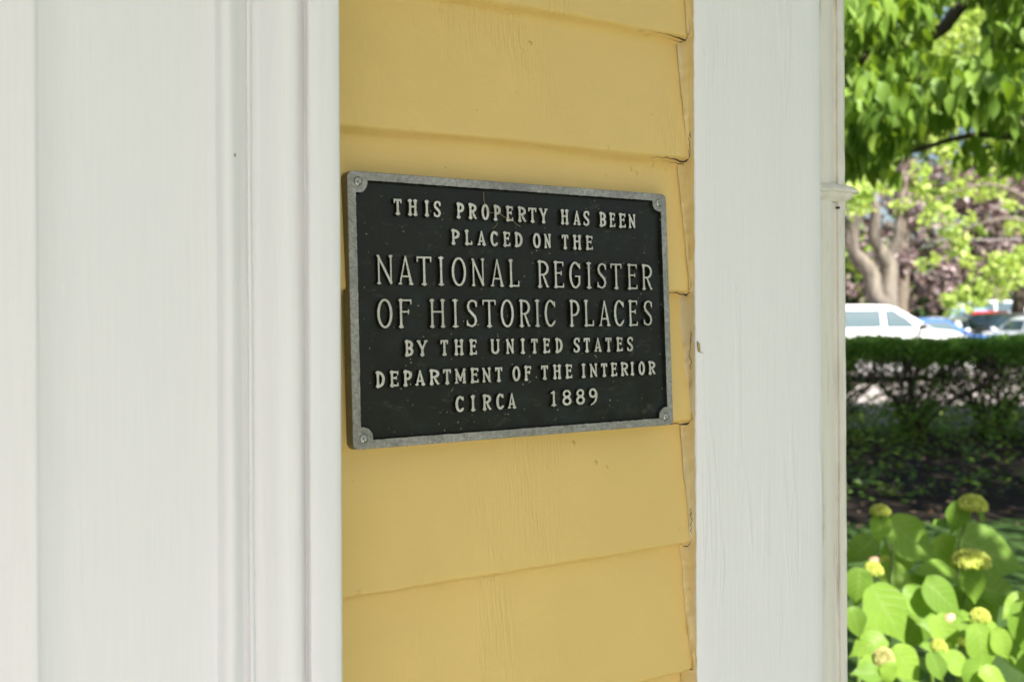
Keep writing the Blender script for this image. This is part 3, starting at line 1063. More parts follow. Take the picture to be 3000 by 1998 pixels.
# a dry hair-like fibre caught on the letters
def pl(x, y, z): return plaque_m @ Vector((x / 1000, y / 1000, z / 1000))


plaque_m = Matrix.LocRotScale(plaque.location, plaque.rotation_euler, None)
M_FIB = mat_plain("straw_fibre", (0.42, 0.33, 0.15), 0.7)
for pts_, r_f, lab in ((((117, 195, -3.2), (116, 189, -1.5), (116.5, 182, 0.5), (121, 178, 0.6), (127, 179, 0.4), (134, 175, 0.5), (140, 173.5, 0.6), (146, 170, -1.0), (150, 168.5, -2)), 0.00016, "long thin straw-coloured fibre caught across the word PROPERTY on the plaque"),
                       (((124, 166, -3.3), (127, 168, -2.6), (128.5, 171, -2.2)), 0.00013, "short curled fibre just below the word PROPERTY on the plaque"),
                       (((83, 38, -3.3), (85, 41, -3.0)), 0.00014, "tiny straight fibre on the plaque above the word CIRCA")):
    V, F = tube([pl(*p) for p in pts_], [r_f] * len(pts_), 5, 5)
    tag(mesh_obj("dry_fibre", V, F, M_FIB, None, True), lab, "fibre")

#@@GARDEN
# ------------------------------------------------------------------ ground
def sheet(name, pts, z, mat):
    V = [(p.x, p.y, z) for p in pts]
    o = mesh_obj(name, V, [tuple(range(len(V)))], mat)
    if o.data.polygons[0].normal.z < 0: o.data.flip_normals()
    return tag(o, kind="structure")


def wavy(X0, X1, Z, amp, seed, n=60):
    return [W(X0 + (X1 - X0) * i / n, Z + amp * vnoise(i * 0.35, seed, ((1, 1.0), (3, 0.4)))) for i in range(n + 1)]


M_LAWN = mat_ground("lawn_green", [(0.020, 0.042, 0.009), (0.034, 0.068, 0.015), (0.055, 0.095, 0.026)], 3)
M_MULCH = mat_ground("dark_mulch", [(0.007, 0.0055, 0.004), (0.013, 0.010, 0.007), (0.026, 0.020, 0.013)], 5)
M_ASPH = mat_ground("pale_asphalt", [(0.30, 0.265, 0.24), (0.38, 0.34, 0.31), (0.43, 0.39, 0.36)], 1.2, 0.85, 0.004)
sheet("ground", [Vector((-900, -900, 0)), Vector((900, -900, 0)), Vector((900, 900, 0)), Vector((-900, 900, 0))], 0.0, M_LAWN)
sheet("planting_bed", wavy(-3, 14, 7.9, 0.10, 3) + list(reversed(wavy(-3, 14, 14.0, 0.15, 5))), 0.004, M_MULCH)


def lotz(Z):
    return 0.008 + float(np.interp(Z, [14, 33, 46, 75], [0, 0.0, 0.57, 1.1]))


def at(s, Z): return W((s - 1500) / 3000 * Z, Z, lotz(Z))


V, F = [], []
for i, Z in enumerate((14.1, 20, 26, 33, 39, 46, 60, 75)):
    V += [W(-45, Z, lotz(Z)), W(65, Z, lotz(Z))]
    if i: F.append((2 * i - 2, 2 * i - 1, 2 * i + 1, 2 * i))
tag(mesh_obj("parking_lot", V, F, M_ASPH), kind="structure")
sheet("bounce_paving", [Vector((-9, -14, 0)), Vector((0.4, -14, 0)), Vector((0.4, -2.12, 0)), Vector((-9, -2.12, 0))], 0.004,  # unseen paving, added to bounce sunlight onto the house front
      mat_ground("pale_bounce_concrete", [(0.22, 0.208, 0.20), (0.27, 0.255, 0.247), (0.30, 0.285, 0.275)], 2.0, 0.85, 0.003))


M_LOT_SHADE = mat_ground("shaded_asphalt", [(0.020, 0.021, 0.026), (0.030, 0.031, 0.038), (0.045, 0.046, 0.054)], 2.0, 0.7, 0.004)
sheet("lot_shade", [W(-45, 14.12), W(65, 14.12), W(65, 17.7), W(-45, 17.7)], 0.012, M_LOT_SHADE)  # dark sheet standing in for shade on the near pavement


# ------------------------------------------------------------------ leaves
def unit(a):
    return a / np.maximum(np.linalg.norm(a, axis=1, keepdims=True), 1e-9)


T_QUAD = (np.array([(0, 0, 0), (0.5, 0.34, 0.08), (1, 0, -0.06), (0.5, -0.34, 0.08)]), [(0, 1, 2, 3)])


def t_ovate(wd=0.36, droop=0.28, cup=0.10, heart=0.0, nose=1.0):
    ts = [0.0, 0.08, 0.22, 0.42, 0.64, 0.84, 1.0]
    ws = [0.10 + 0.5 * heart, 0.55 + 0.25 * heart, 0.9, 1.0, 0.74, 0.30 * nose, 0.0]
    V, F = [], []
    for t, w_ in zip(ts, ws):
        b = -heart * 0.10 * (1 if t < 0.05 else 0)
        V += [(t, 0, -droop * t * t), (t + b, w_ * wd, -droop * t * t + cup * w_), (t + b, -w_ * wd, -droop * t * t + cup * w_)]
    for i in range(len(ts) - 1):
        a, b = 3 * i, 3 * (i + 1)
        F += [(a, b, b + 1, a + 1), (a, a + 2, b + 2, b)]
    return np.array(V), F


def leaves(cent, axis, nrm, size, tmpl):
    """cent/axis/nrm (N,3), size (N,) -> verts, faces"""
    T, TF = tmpl
    ax = unit(axis)
    nr = unit(nrm - ax * np.sum(nrm * ax, axis=1, keepdims=True))
    sd = np.cross(nr, ax)
    n, k = len(cent), len(T)
    V = cent[:, None, :] + size[:, None, None] * (T[None, :, 0:1] * ax[:, None, :] + T[None, :, 1:2] * sd[:, None, :] + T[None, :, 2:3] * nr[:, None, :])
    V = V.reshape(-1, 3)
    F = [tuple(int(i) + q * k for i in f) for q in range(n) for f in TF]
    return V, F


def cloud(clumps, size, dens, shell=0.55, squash=0.8):
    """random leaf cards through a list of (centre, radius) clumps"""
    C = []
    for (c, r) in clumps:
        n = max(6, int(dens * r ** 2))
        d = unit(npr.normal(size=(n, 3)))
        rad = r * (shell + (1 - shell) * npr.rand(n, 1)) * (0.72 + 0.5 * npr.rand(n, 1))
        p = d * rad
        p[:, 2] *= squash
        C.append(np.array(c)[None, :] + p)
    C = np.concatenate(C)
    n = len(C)
    ax = npr.normal(size=(n, 3)); ax[:, 2] -= 0.5
    nr = npr.normal(size=(n, 3)) * 0.8; nr[:, 2] += 0.9
    sz = size * (0.6 + 0.8 * npr.rand(n))
    return leaves(C, ax, nr, sz, T_QUAD)


def np_obj(name, V, F, mat, parent=None, smooth=False):
    me = bpy.data.meshes.new(name)
    me.from_pydata(V.tolist() if hasattr(V, "tolist") else V, [], F)
    me.materials.append(mat)
    if smooth: me.polygons.foreach_set("use_smooth", np.ones(len(me.polygons), dtype=bool))
    me.update()
    return link(bpy.data.objects.new(name, me), parent)


L_MAPLE = mat_leaf("shade_tree_leaf", [(0.095, 0.175, 0.024), (0.14, 0.245, 0.034), (0.19, 0.31, 0.046), (0.24, 0.36, 0.06)], 0.45, (1.25, 1.15, 0.45), 0.5, 0.2)
L_LIME = mat_leaf("lime_leaf", [(0.24, 0.35, 0.07), (0.34, 0.46, 0.11), (0.44, 0.55, 0.16), (0.52, 0.60, 0.19)], 0.5, (1.12, 1.15, 0.65))
L_GREEN = mat_leaf("mid_green_leaf", [(0.05, 0.11, 0.012), (0.085, 0.165, 0.02), (0.12, 0.21, 0.026)], 0.45)
L_PURPLE = mat_leaf("purple_leaf", [(0.05, 0.038, 0.04), (0.10, 0.078, 0.078), (0.26, 0.205, 0.20), (0.44, 0.36, 0.35), (0.11, 0.105, 0.05)], 0.3, (1.1, 0.8, 0.8))
L_DARK = mat_leaf("dark_evergreen_leaf", [(0.014, 0.036, 0.010), (0.022, 0.055, 0.014), (0.035, 0.075, 0.018)], 0.2)
L_HEDGE = mat_leaf("hedge_leaf", [(0.075, 0.17, 0.026), (0.14, 0.29, 0.042), (0.21, 0.37, 0.065)], 0.38)
L_HYD = mat_leaf("hydrangea_leaf", [(0.15, 0.27, 0.035), (0.20, 0.35, 0.045), (0.28, 0.43, 0.06)], 0.5, (1.3, 1.15, 0.5), 0.45, 0.25)
def add_ribs(mt):
    N, L = mt.node_tree.nodes, mt.node_tree.links
    b = N["Principled BSDF"]; src = b.inputs["Base Color"].links[0].from_socket
    at_ = N.new("ShaderNodeAttribute"); at_.attribute_name = "rib"
    f = ramp(N, L, at_.outputs["Fac"], [(0.88, 0.0), (0.99, 1.0)])
    c = mix_c(N, L, math_n(N, L, 'MULTIPLY', f, 0.35), src, (0.32, 0.42, 0.14))
    al = N.new("ShaderNodeAttribute"); al.attribute_name = "along"
    ac = math_n(N, L, 'SUBTRACT', 1.0, at_.outputs["Fac"])
    q = math_n(N, L, 'FRACT', math_n(N, L, 'SUBTRACT', math_n(N, L, 'MULTIPLY', al.outputs["Fac"], 6.5), math_n(N, L, 'MULTIPLY', ac, 1.7)), 0.0)
    vein = ramp(N, L, q, [(0.0, 1.0), (0.10, 0.25), (0.2, 0.0), (0.9, 0.0), (1.0, 1.0)])
    c = mix_c(N, L, math_n(N, L, 'MULTIPLY', vein, 0.30), c, (0.36, 0.46, 0.16))
    blot = ramp(N, L, noise(N, L, coords(N, L), 22, 4, 0.6), [(0.35, 0.0), (0.7, 1.0)])
    c = mix_c(N, L, math_n(N, L, 'MULTIPLY', blot, 0.15), c, (0.10, 0.20, 0.03))
    L.new(c, b.inputs["Base Color"])
    bump(N, L, b, [(vein, 0.5, 0.002)])
    for nd in N:                                     # the light passing through shows the veins too
        if nd.type == 'MIX' and nd.blend_type == 'MULTIPLY': L.new(c, nd.inputs[6])


add_ribs(L_HYD)
B_PALE = mat_bark("pale_bark", (0.05, 0.042, 0.034), (0.22, 0.19, 0.145), 2.4)
B_DARK = mat_bark("dark_bark", (0.035, 0.026, 0.018), (0.085, 0.066, 0.048))
B_GREY = mat_bark("grey_bark", (0.09, 0.075, 0.055), (0.19, 0.16, 0.12))


def tree(name, label, base, limbs, bark, clumps, leafm, size, dens, cat="tree", group=None, shell=0.55, squash=0.8):
    t = empty(name, base, 0, label, cat, group)
    inv = Matrix.Translation(-Vector(base))
    mb = MB()
    for k, (pts, rad) in enumerate(limbs):
        mb.add(tube(pts, rad, 10, 5, 0.12))
    tr = mb.build("trunk", bark, t); tr.matrix_parent_inverse = inv
    V, F = cloud([(tuple(c), r) for c, r in clumps], size, dens, shell, squash)
    cr = np_obj("crown", V, F, leafm, t); cr.matrix_parent_inverse = inv
    return t


def G(p, z=0.0): return Vector((p.x, p.y, z))


# near shade tree, its crown hanging into the picture, limbs from the right
sprays = []     # (s, y, Z, half width px, half height px, leaves)
SP = [(2530, 40, 5.7, 80, 50, 60), (2620, 20, 5.9, 80, 40, 60), (2700, 50, 6.0, 60, 50, 40), (2560, 75, 5.9, 70, 40, 40), (2490, 20, 5.5, 50, 60, 40), (2660, -40, 5.8, 150, 50, 90),
      (2480, 110, 6.6, 60, 50, 40), (2560, 130, 6.8, 90, 40, 60), (2650, 130, 6.9, 70, 40, 40), (2490, 190, 6.8, 40, 50, 40),
      (2640, 200, 5.9, 90, 26, 50), (2720, 185, 5.7, 90, 28, 60), (2800, 195, 5.8, 90, 28, 60), (2880, 205, 5.9, 90, 26, 50), (2960, 225, 6.0, 80, 26, 50),
      (2540, 225, 5.8, 70, 30, 50), (2500, 270, 5.6, 60, 40, 46), (2580, 270, 5.6, 80, 40, 60), (2660, 270, 5.7, 60, 36, 40), (2760, 255, 5.6, 100, 40, 70), (2860, 265, 5.7, 100, 40, 70), (2950, 285, 5.8, 80, 40, 60),
      (2520, 330, 5.6, 60, 36, 40), (2600, 335, 5.7, 70, 36, 44), (2700, 320, 5.7, 70, 36, 44), (2790, 315, 5.8, 60, 30, 30), (2890, 325, 5.9, 70, 34, 36), (2970, 340, 6.0, 60, 40, 40),
      (2500, 395, 5.9, 50, 40, 30), (2570, 395, 5.9, 80, 40, 50), (2650, 380, 6.0, 60, 40, 36), (2720, 360, 6.0, 50, 30, 20),
      (2490, 460, 6.3, 50, 50, 50), (2560, 460, 6.3, 70, 40, 50), (2640, 440, 6.3, 50, 30, 30), (2500, 505, 6.3, 30, 20, 12), (2635, 505, 6.1, 22, 26, 5), (2590, 490, 6.2, 30, 20, 8),
      (2870, 430, 6.3, 60, 26, 20), (2950, 440, 6.3, 70, 40, 36), (2870, 470, 6.2, 46, 26, 10), (2980, 480, 6.3, 50, 30, 18),
      (2900, 70, 7.0, 30, 20, 10), (2960, 80, 7.0, 70, 50, 70), (2940, 130, 7.0, 80, 40, 60), (2990, 170, 7.1, 50, 40, 40), (2900, 145, 7.0, 30, 20, 10), (2980, 20, 7.1, 60, 50, 50), (2900, -10, 6.9, 90, 20, 30),
      (3100, 60, 6.6, 120, 120, 160), (3120, 260, 6.0, 120, 90, 140), (3100, 430, 6.3, 100, 60, 70), (2800, -130, 6.2, 300, 90, 260), (3100, -150, 6.5, 200, 100, 200), (2450, -100, 6.0, 150, 120, 140), (2420, 200, 6.2, 40, 140, 70), (2400, 380, 6.3, 40, 110, 60)]
# openings where light shows through between the tiers: (s, y, half width, half height)
GAPS = [(2835, 95, 62, 92), (2770, 150, 40, 30), (2692, 222, 34, 22), (2556, 292, 16, 12), (2742, 292, 24, 14), (2504, 352, 14, 12), (2752, 326, 16, 12), (2735, 425, 70, 34), (2835, 385, 44, 24), (2640, 490, 14, 20), (2700, 480, 50, 40), (2925, 150, 16, 12), (2960, 60, 14, 10), (2600, 215, 14, 12), (2900, 405, 20, 14), (2960, 400, 18, 12)]
C, A, Nn, S_ = [], [], [], []
for (s, y, Z, hw, hh, n) in SP:
    n = int(n * 0.85)
    for _ in range(n):
        a, b, c = npr.normal(size=3)
        p = P(s + hw * 0.62 * a, y + hh * 0.62 * b - 20, Z + 0.28 * c)
        Zp = FWD.dot(p); sp = 1500 + 3000 * RGT.dot(p) / Zp; yp = hor(sp) - (p.z - CAM_Z) * 3000 / Zp + 18
        if any(((sp - gs) / ga) ** 2 + ((yp - gy) / gb) ** 2 < 1 for gs, gy, ga, gb in GAPS): continue
        az = npr.rand() * 6.283
        dr = R(min(88, max(5, npr.normal(62, 16))))
        C.append(p); A.append((math.cos(az) * math.cos(dr), math.sin(az) * math.cos(dr), -math.sin(dr)))
        Nn.append((math.cos(az) * math.sin(dr) + 0.25 * npr.normal(), math.sin(az) * math.sin(dr) + 0.25 * npr.normal(), math.cos(dr)))
        S_.append(0.132 * (0.7 + 0.55 * npr.rand()))
# unseen crown clumps added beyond the frame, placed to shade bed, hedge and hydrangeas
for (X0, Z0, z0, rx, rz, n) in ((7.6, 5.6, 6.6, 3.4, 2.4, 6500), (9.6, 8.5, 8.4, 3.4, 2.4, 6000), (5.2, 7.0, 6.6, 2.4, 1.7, 2600), (2.5, 2.0, 3.5, 0.80, 0.5, 900), (4.0, 3.6, 4.6, 1.4, 0.9, 900), (3.4, 5.8, 5.15, 0.9, 0.35, 800)):
    for _ in range(n):
        d = npr.normal(size=3); d /= np.linalg.norm(d); d *= (0.35 + 0.65 * npr.rand() ** 0.5)
        q = W(X0 + d[0] * rx, Z0 + d[1] * rx, z0 + d[2] * rz)
        # stay out of the picture's own part of the crown
        Zq = FWD.dot(q); Xq = RGT.dot(q)
        if Zq > 0 and abs(Xq / Zq) < 0.52 and (q.z - 1.6) / Zq < 0.33: continue
        az = npr.rand() * 6.283; dr = R(min(88, max(5, npr.normal(45, 20))))
        C.append(q); A.append((math.cos(az) * math.cos(dr), math.sin(az) * math.cos(dr), -math.sin(dr)))
        Nn.append((math.cos(az) * math.sin(dr), math.sin(az) * math.sin(dr), math.cos(dr))); S_.append(0.23 if n > 3000 else 0.15)
tb = W(6.6, 7.0)
near = empty("shade_tree", tb, 0, "leafy green tree hanging its drooping leaves beside the porch corner, nearest of the trees", "tree")
inv = Matrix.Translation(-tb)
V, F = leaves(np.array(C), np.array(A), np.array(Nn), np.array(S_), t_ovate(0.25, 0.32, 0.09, 0.0, 0.45))
np_obj("crown", V, F, L_MAPLE, near, True).matrix_parent_inverse = inv
fork = tb + Vector((-0.15, 0.05, 2.1))
mb = MB()
mb.add(tube([tb, tb + Vector((0.03, 0.02, 1.0)), fork, tb + Vector((-0.3, 0.1, 3.6)), tb + Vector((-0.7, 0.2, 5.2))], [0.17, 0.14, 0.125, 0.08, 0.03], 12, 6, 0.1))
mb.build("trunk", B_DARK, near).matrix_parent_inverse = inv
lm = MB()
lm.add(tube([fork, P(3150, 330, 6.8), P(2990, 395, 6.45), P(2860, 383 + 12, 6.35), P(2700, 436, 6.35), P(2560, 490, 6.4), P(2480, 530, 6.45)], [0.07, 0.045, 0.03, 0.018, 0.014, 0.012, 0.006], 8, 6, 0.1))
lm.add(tube([tb + Vector((-0.3, 0.1, 3.4)), P(3000, -60, 7.0), P(2840, 0, 6.9), P(2760, 90, 6.9), P(2650, 140, 7.0), P(2570, 120, 7.1)], [0.08, 0.06, 0.05, 0.04, 0.03, 0.015], 8, 6, 0.1))
lm.add(tube([P(2760, 90, 6.9), P(2640, 100, 7.0), P(2560, 125, 6.9), P(2510, 190, 6.8), P(2470, 250, 6.7)], [0.035, 0.05, 0.05, 0.04, 0.03], 8, 6, 0.1))
lm.add(tube([P(2990, 395, 6.45), P(2930, 300, 6.1), P(2800, 240, 5.9), P(2640, 240, 5.8), P(2520, 290, 5.8)], [0.025, 0.02, 0.016, 0.012, 0.006], 8, 6, 0.1))
lm.build("limb", B_DARK, near).matrix_parent_inverse = inv

# ------------------------------------------------------------------ hydrangeas by the porch corner
def hyd_leaf_arrays(lst):
    C, A, N_, S2 = [], [], [], []
    for (cx, cy, w_, h_, ang, tilt, Z) in lst:
        s, y = 2380 + cx / 2.613, 1398 + cy / 2.613
        c = P(s, y, Z)
        L_ = max(w_, h_) / 2.613 * Z / 3000 * 1.2
        a = R(ang)                      # direction of the tip in the picture, 0 right, -90 down
        tip = (RGT * math.cos(a) + UP * math.sin(a))
        out = -FWD * 0.35
        ax = (tip + out * 0.6).normalized()
        nr = (UP * math.cos(R(tilt)) - FWD * math.sin(R(tilt)))
        C.append(c - ax * L_ * 0.5); A.append(ax); N_.append(nr); S2.append(L_)
    return np.array([tuple(v) for v in C]), np.array([tuple(v) for v in A]), np.array([tuple(v) for v in N_]), np.array(S2)


HL = [(512, 395, 150, 200, -95, 60, 3.35), (770, 500, 400, 320, -40, 62, 3.6), (350, 560, 260, 200, -150, 45, 3.6), (1100, 310, 180, 220, -110, 60, 3.5),
      (1390, 580, 480, 320, -20, 60, 3.7), (345, 850, 170, 250, -100, 62, 3.0), (640, 765, 270, 200, -20, 55, 3.4), (920, 745, 330, 170, 170, 30, 3.4),
      (1222, 830, 160, 240, -85, 66, 3.25), (580, 1060, 350, 410, -60, 66, 2.95), (850, 980, 300, 230, -30, 55, 3.2), (1020, 930, 330, 230, -40, 50, 3.15),
      (1440, 890, 300, 210, -10, 50, 3.3), (1560, 1000, 240, 260, -150, 52, 3.1), (1610, 1160, 180, 330, -80, 66, 2.95), (990, 1130, 330, 200, 160, 42, 3.1),
      (1000, 1210, 270, 240, -70, 60, 3.0), (1285, 1320, 230, 310, -85, 68, 2.85), (1450, 1290, 140, 230, -60, 62, 2.85), (730, 1440, 270, 280, -50, 62, 2.75),
      (940, 1460, 200, 200, -70, 62, 2.72), (1110, 1440, 210, 210, -40, 55, 2.8), (400, 1290, 260, 180, -160, 50, 2.8), (580, 1510, 130, 150, -80, 62, 2.65),
      (385, 1500, 210, 190, 175, 48, 2.65), (1400, 1540, 220, 150, -20, 45, 2.65), (1230, 1530, 240, 170, -120, 50, 2.68), (1550, 1340, 190, 330, -70, 60, 3.0),
      (470, 480, 90, 40, 170, 20, 3.4), (960, 350, 120, 60, 175, 25, 3.55), (1300, 300, 80, 80, -40, 50, 3.5), (330, 1120, 150, 210, -70, 60, 2.8), (870, 1290, 110, 70, 160, 30, 2.8), (990, 1370, 90, 70, -40, 40, 2.75),
      (1370, 1150, 150, 80, -30, 30, 2.9), (1190, 1100, 110, 60, 165, 30, 2.95), (430, 1450, 250, 140, -170, 40, 2.7), (820, 830, 180, 120, -60, 60, 3.4), (1300, 1000, 330, 240, -60, 60, 3.35),
      (1130, 960, 260, 200, -130, 60, 3.4), (450, 1180, 200, 200, -100, 60, 3.1), (760, 1180, 300, 260, -120, 60, 3.3), (1180, 1180, 260, 240, -60, 60, 3.25), (620, 640, 300, 220, -120, 60, 3.75), (1050, 620, 300, 240, -60, 60, 3.8)]
hyd = []
for k, (lab, sel, ctr_s, Zc) in enumerate((("green hydrangea with lime flower heads, its leaves touching the white pilaster", lambda l: l[0] < 690, 2520, 3.1),
                                           ("green hydrangea with lime flower heads, to the right of the one at the pilaster", lambda l: l[0] >= 690, 2860, 3.15))):
    base = G(P(ctr_s, 1900, Zc))
    h_ = empty("hydrangea_bush", base, 0, lab, "shrub", "hydrangeas at the porch corner")
    hyd.append((h_, base))
    c, a, n_, s2 = hyd_leaf_arrays([l for l in HL if sel(l)])
    # lower leaves filling the bush down to the ground, and beyond the frame
    nn = 110
    ex = np.array([tuple(base + Vector((0.42 * npr.normal(), 0.42 * npr.normal(), 0.08 + 0.42 * npr.rand()))) for _ in range(nn)])
    if k == 1: ex = np.concatenate([ex, np.array([tuple(P(3060 + 90 * npr.rand(), 1550 + 500 * npr.rand(), 2.8 + 0.8 * npr.rand())) for _ in range(50)])])
    nn = len(ex)
    az = npr.rand(nn) * 6.283
    ea = np.stack([np.cos(az), np.sin(az), -0.6 * np.ones(nn)], 1)
    en = np.stack([0.4 * np.cos(az), 0.4 * np.sin(az), np.ones(nn)], 1)
    keep = ex[:, 2] < 0.46
    keep |= np.arange(nn) >= 110
    c = np.concatenate([c, ex[keep]]); a = np.concatenate([a, ea[keep]]); n_ = np.concatenate([n_, en[keep]]); s2 = np.concatenate([s2, 0.10 + 0.05 * npr.rand(keep.sum())])
    V, F, rb, al = [], [], [], []
    for q, (wd_, dr_, cu_) in enumerate(((0.38, 0.10, 0.04), (0.36, 0.28, 0.10), (0.40, 0.20, -0.03), (0.37, 0.05, 0.11))):
        sel_ = np.arange(len(c)) % 4 == q
        v_, f_ = leaves(c[sel_], a[sel_], n_[sel_], s2[sel_], t_ovate(wd_, dr_, cu_, 0.5, 0.5))
        v_ += npr.normal(size=v_.shape) * 0.0022
        o0_ = len(V)
        V += v_.tolist(); F += [tuple(i + o0_ for i in f) for f in f_]; rb += [1.0, 0.0, 0.0] * (len(v_) // 3); al += [t_ for t_ in (0.0, 0.08, 0.22, 0.42, 0.64, 0.84, 1.0) for _q in range(3)] * (len(v_) // 21)
    o = np_obj("foliage", V, F, L_HYD, h_, True)
    at_ = o.data.attributes.new("rib", 'FLOAT', 'POINT'); at_.data.foreach_set("value", rb)
    at_ = o.data.attributes.new("along", 'FLOAT', 'POINT'); at_.data.foreach_set("value", al); o.matrix_parent_inverse = Matrix.Translation(-base)
    sub = o.modifiers.new("sub", 'SUBSURF'); sub.levels = 1; sub.render_levels = 1

M_STEM = mat_plain("green_stem", (0.12, 0.19, 0.04), 0.5)
M_FLOWER = mat_leaf("lime_flower", [(0.34, 0.40, 0.06), (0.50, 0.56, 0.10), (0.64, 0.68, 0.20)], 0.15, (1.1, 1.1, 0.6), 0.7, 0.1)
M_FLOWER2 = mat_leaf("pale_flower", [(0.36, 0.34, 0.10), (0.56, 0.51, 0.20), (0.66, 0.60, 0.32)], 0.15, (1.1, 1.1, 0.6), 0.7, 0.1)
FL = [(512, 258, 74, 46, 3.35, 0, ((540, 440), (575, 560), (600, 700))), (1215, 205, 104, 66, 3.5, 1, ((1160, 360), (1115, 560), (1110, 800))), (1205, 632, 134, 70, 3.25, 1, ((1180, 760), (1160, 900), (1150, 1100))),
      (455, 705, 70, 54, 3.2, 0, ((425, 790), (375, 1000), (340, 1200))), (1270, 1060, 70, 54, 2.9, 1, ((1272, 1140), (1268, 1220), (1260, 1500))), (955, 1292, 58, 46, 2.8, 1, ((930, 1350), (920, 1420), (900, 1560))),
      (530, 1382, 76, 74, 2.72, 0, ((515, 1450), (500, 1520), (500, 1600))), (545, 640, 46, 36, 3.5, 0, ((560, 700), (580, 800), (590, 900))), (1130, 1260, 34, 34, 2.95, 1, ((1120, 1300), (1110, 1400), (1100, 1500)))]


def zp(cx, cy, Z): return P(2380 + cx / 2.613, 1398 + cy / 2.613, Z)


for (cx, cy, rw, rh, Z, k, st) in FL:
    h_, base = hyd[k]
    c = zp(cx, cy, Z)
    rx = rw / 2.613 * Z / 3000; rz = rh / 2.613 * Z / 3000
    mb = MB()
    # a dome of many small florets
    nfl = 280
    V, F = [], []
    for i in range(nfl):
        ph = math.acos(1 - 1.25 * (i + 0.5) / nfl); th = i * 2.39996
        d = Vector((math.sin(ph) * math.cos(th), math.sin(ph) * math.sin(th), math.cos(ph)))
        p = c + Vector((d.x * rx, d.y * rx, d.z * rz * 1.3 - rz * 0.25)) * (0.94 + 0.12 * rnd.random())
        r = rx * 0.095 * (0.8 + 0.5 * rnd.random())
        o = len(V)
        t1 = d.orthogonal().normalized(); t2 = d.cross(t1)
        V.append(p + d * r)
        for q in range(5): V.append(p + (t1 * math.cos(q * 1.2566) + t2 * math.sin(q * 1.2566)) * r)
        V.append(p - d * r)
        for q in range(5): F += [(o, o + 1 + q, o + 1 + (q + 1) % 5), (o + 6, o + 1 + (q + 1) % 5, o + 1 + q)]
    fh = mesh_obj("flower_head", V, F, M_FLOWER2 if (cx == 530) else M_FLOWER, h_, True)
    fh.matrix_parent_inverse = Matrix.Translation(-base)
    pts = [c - UP * rz * 0.2] + [zp(x, y, Z + 0.03) for x, y in st]
    pts.append(G(pts[-1] * 0.5 + base * 0.5, 0.0))
    V, F = tube(pts, [0.006, 0.0055, 0.006, 0.007, 0.008], 7, 5)
    s_ = mesh_obj("stem", V, F, M_STEM, h_, True); s_.matrix_parent_inverse = Matrix.Translation(-base)
# two spent pinkish flower scraps lying on the leaves
M_PINK = mat_plain("faded_pink_petal", (0.62, 0.38, 0.26), 0.7)
for (cx, cy, r, Z, lab) in ((1040, 1070, 38, 2.98, "faded pink petal on a hydrangea leaf at the middle of the bushes"), (462, 634, 36, 3.4, "small orange-pink petal beside the upper flower head near the pilaster")):
    c = zp(cx, cy, Z - 0.12); r = r / 2.613 * Z / 3000
    V, F = [(c + UP * r * 0.3)], []
    for i in range(12):
        a = i * math.pi / 6
        q = r * (1 + 0.18 * math.sin(3 * a))
        V.append(c + RGT * math.cos(a) * q + UP * math.sin(a) * q * 0.85 + FWD * 0.004 * math.sin(2 * a))
    for i in range(12): F.append((0, 1 + i, 1 + (i + 1) % 12))
    tag(mesh_obj("petal", V, F, M_PINK, None, True), lab, "petal")

# ------------------------------------------------------------------ clipped hedge with bare stems
ZH = 13.2
hx0, hx1 = (2200 - 1500) / 3000 * ZH, (3400 - 1500) / 3000 * ZH
hb = G(W((hx0 + hx1) / 2, ZH))
hedge = empty("clipped_hedge", hb, 0, "long dark green clipped hedge with bare see-through stems", "hedge")
inv = Matrix.Translation(-hb)
n = 66000
X = hx0 + (hx1 - hx0) * npr.rand(n)
Zz = ZH + 0.42 * (2 * npr.rand(n) - 1)
u = npr.rand(n)
top = 1.255 + 0.022 * np.sin(X * 3.1) + 0.016 * np.sin(X * 11) + 0.012 * np.sin(X * 29) + 0.045 * npr.rand(n) ** 4
low = 0.95 + 0.05 * np.sin(X * 5.7) + 0.04 * np.sin(X * 13.0)
z = np.where(u < 0.85, low + (top - low) * npr.rand(n) ** 0.8, 0.06 + 0.92 * npr.rand(n) ** 0.8)
lowsel = npr.rand(n) < 0.09          # sprouts round the feet of the stems
stems_at = [2663 + 253 * i for i in range(-1, 3)] + [2290, 3380]
xs_ = np.array([(q - 1500) / 3000 * ZH for q in stems_at])
X = np.where(lowsel, xs_[npr.randint(0, len(xs_), n)] + 0.30 * npr.normal(size=n), X)
z = np.where(lowsel, 0.03 + 0.42 * npr.rand(n), z)
C = np.array([tuple(W(a, b, c)) for a, b, c in zip(X, Zz, z)])
ax = npr.normal(size=(n, 3)); nr = npr.normal(size=(n, 3)); nr[:, 2] += 1.0
V, F = leaves(C, ax, nr, 0.046 * (0.6 + 0.8 * npr.rand(n)), T_QUAD)
np_obj("foliage", V, F, L_HEDGE, hedge).matrix_parent_inverse = inv
k = 0
s0 = 2663 - 253 * 3
stems_at = [2663 + 253 * i for i in range(-1, 3)] + [2290, 3380]
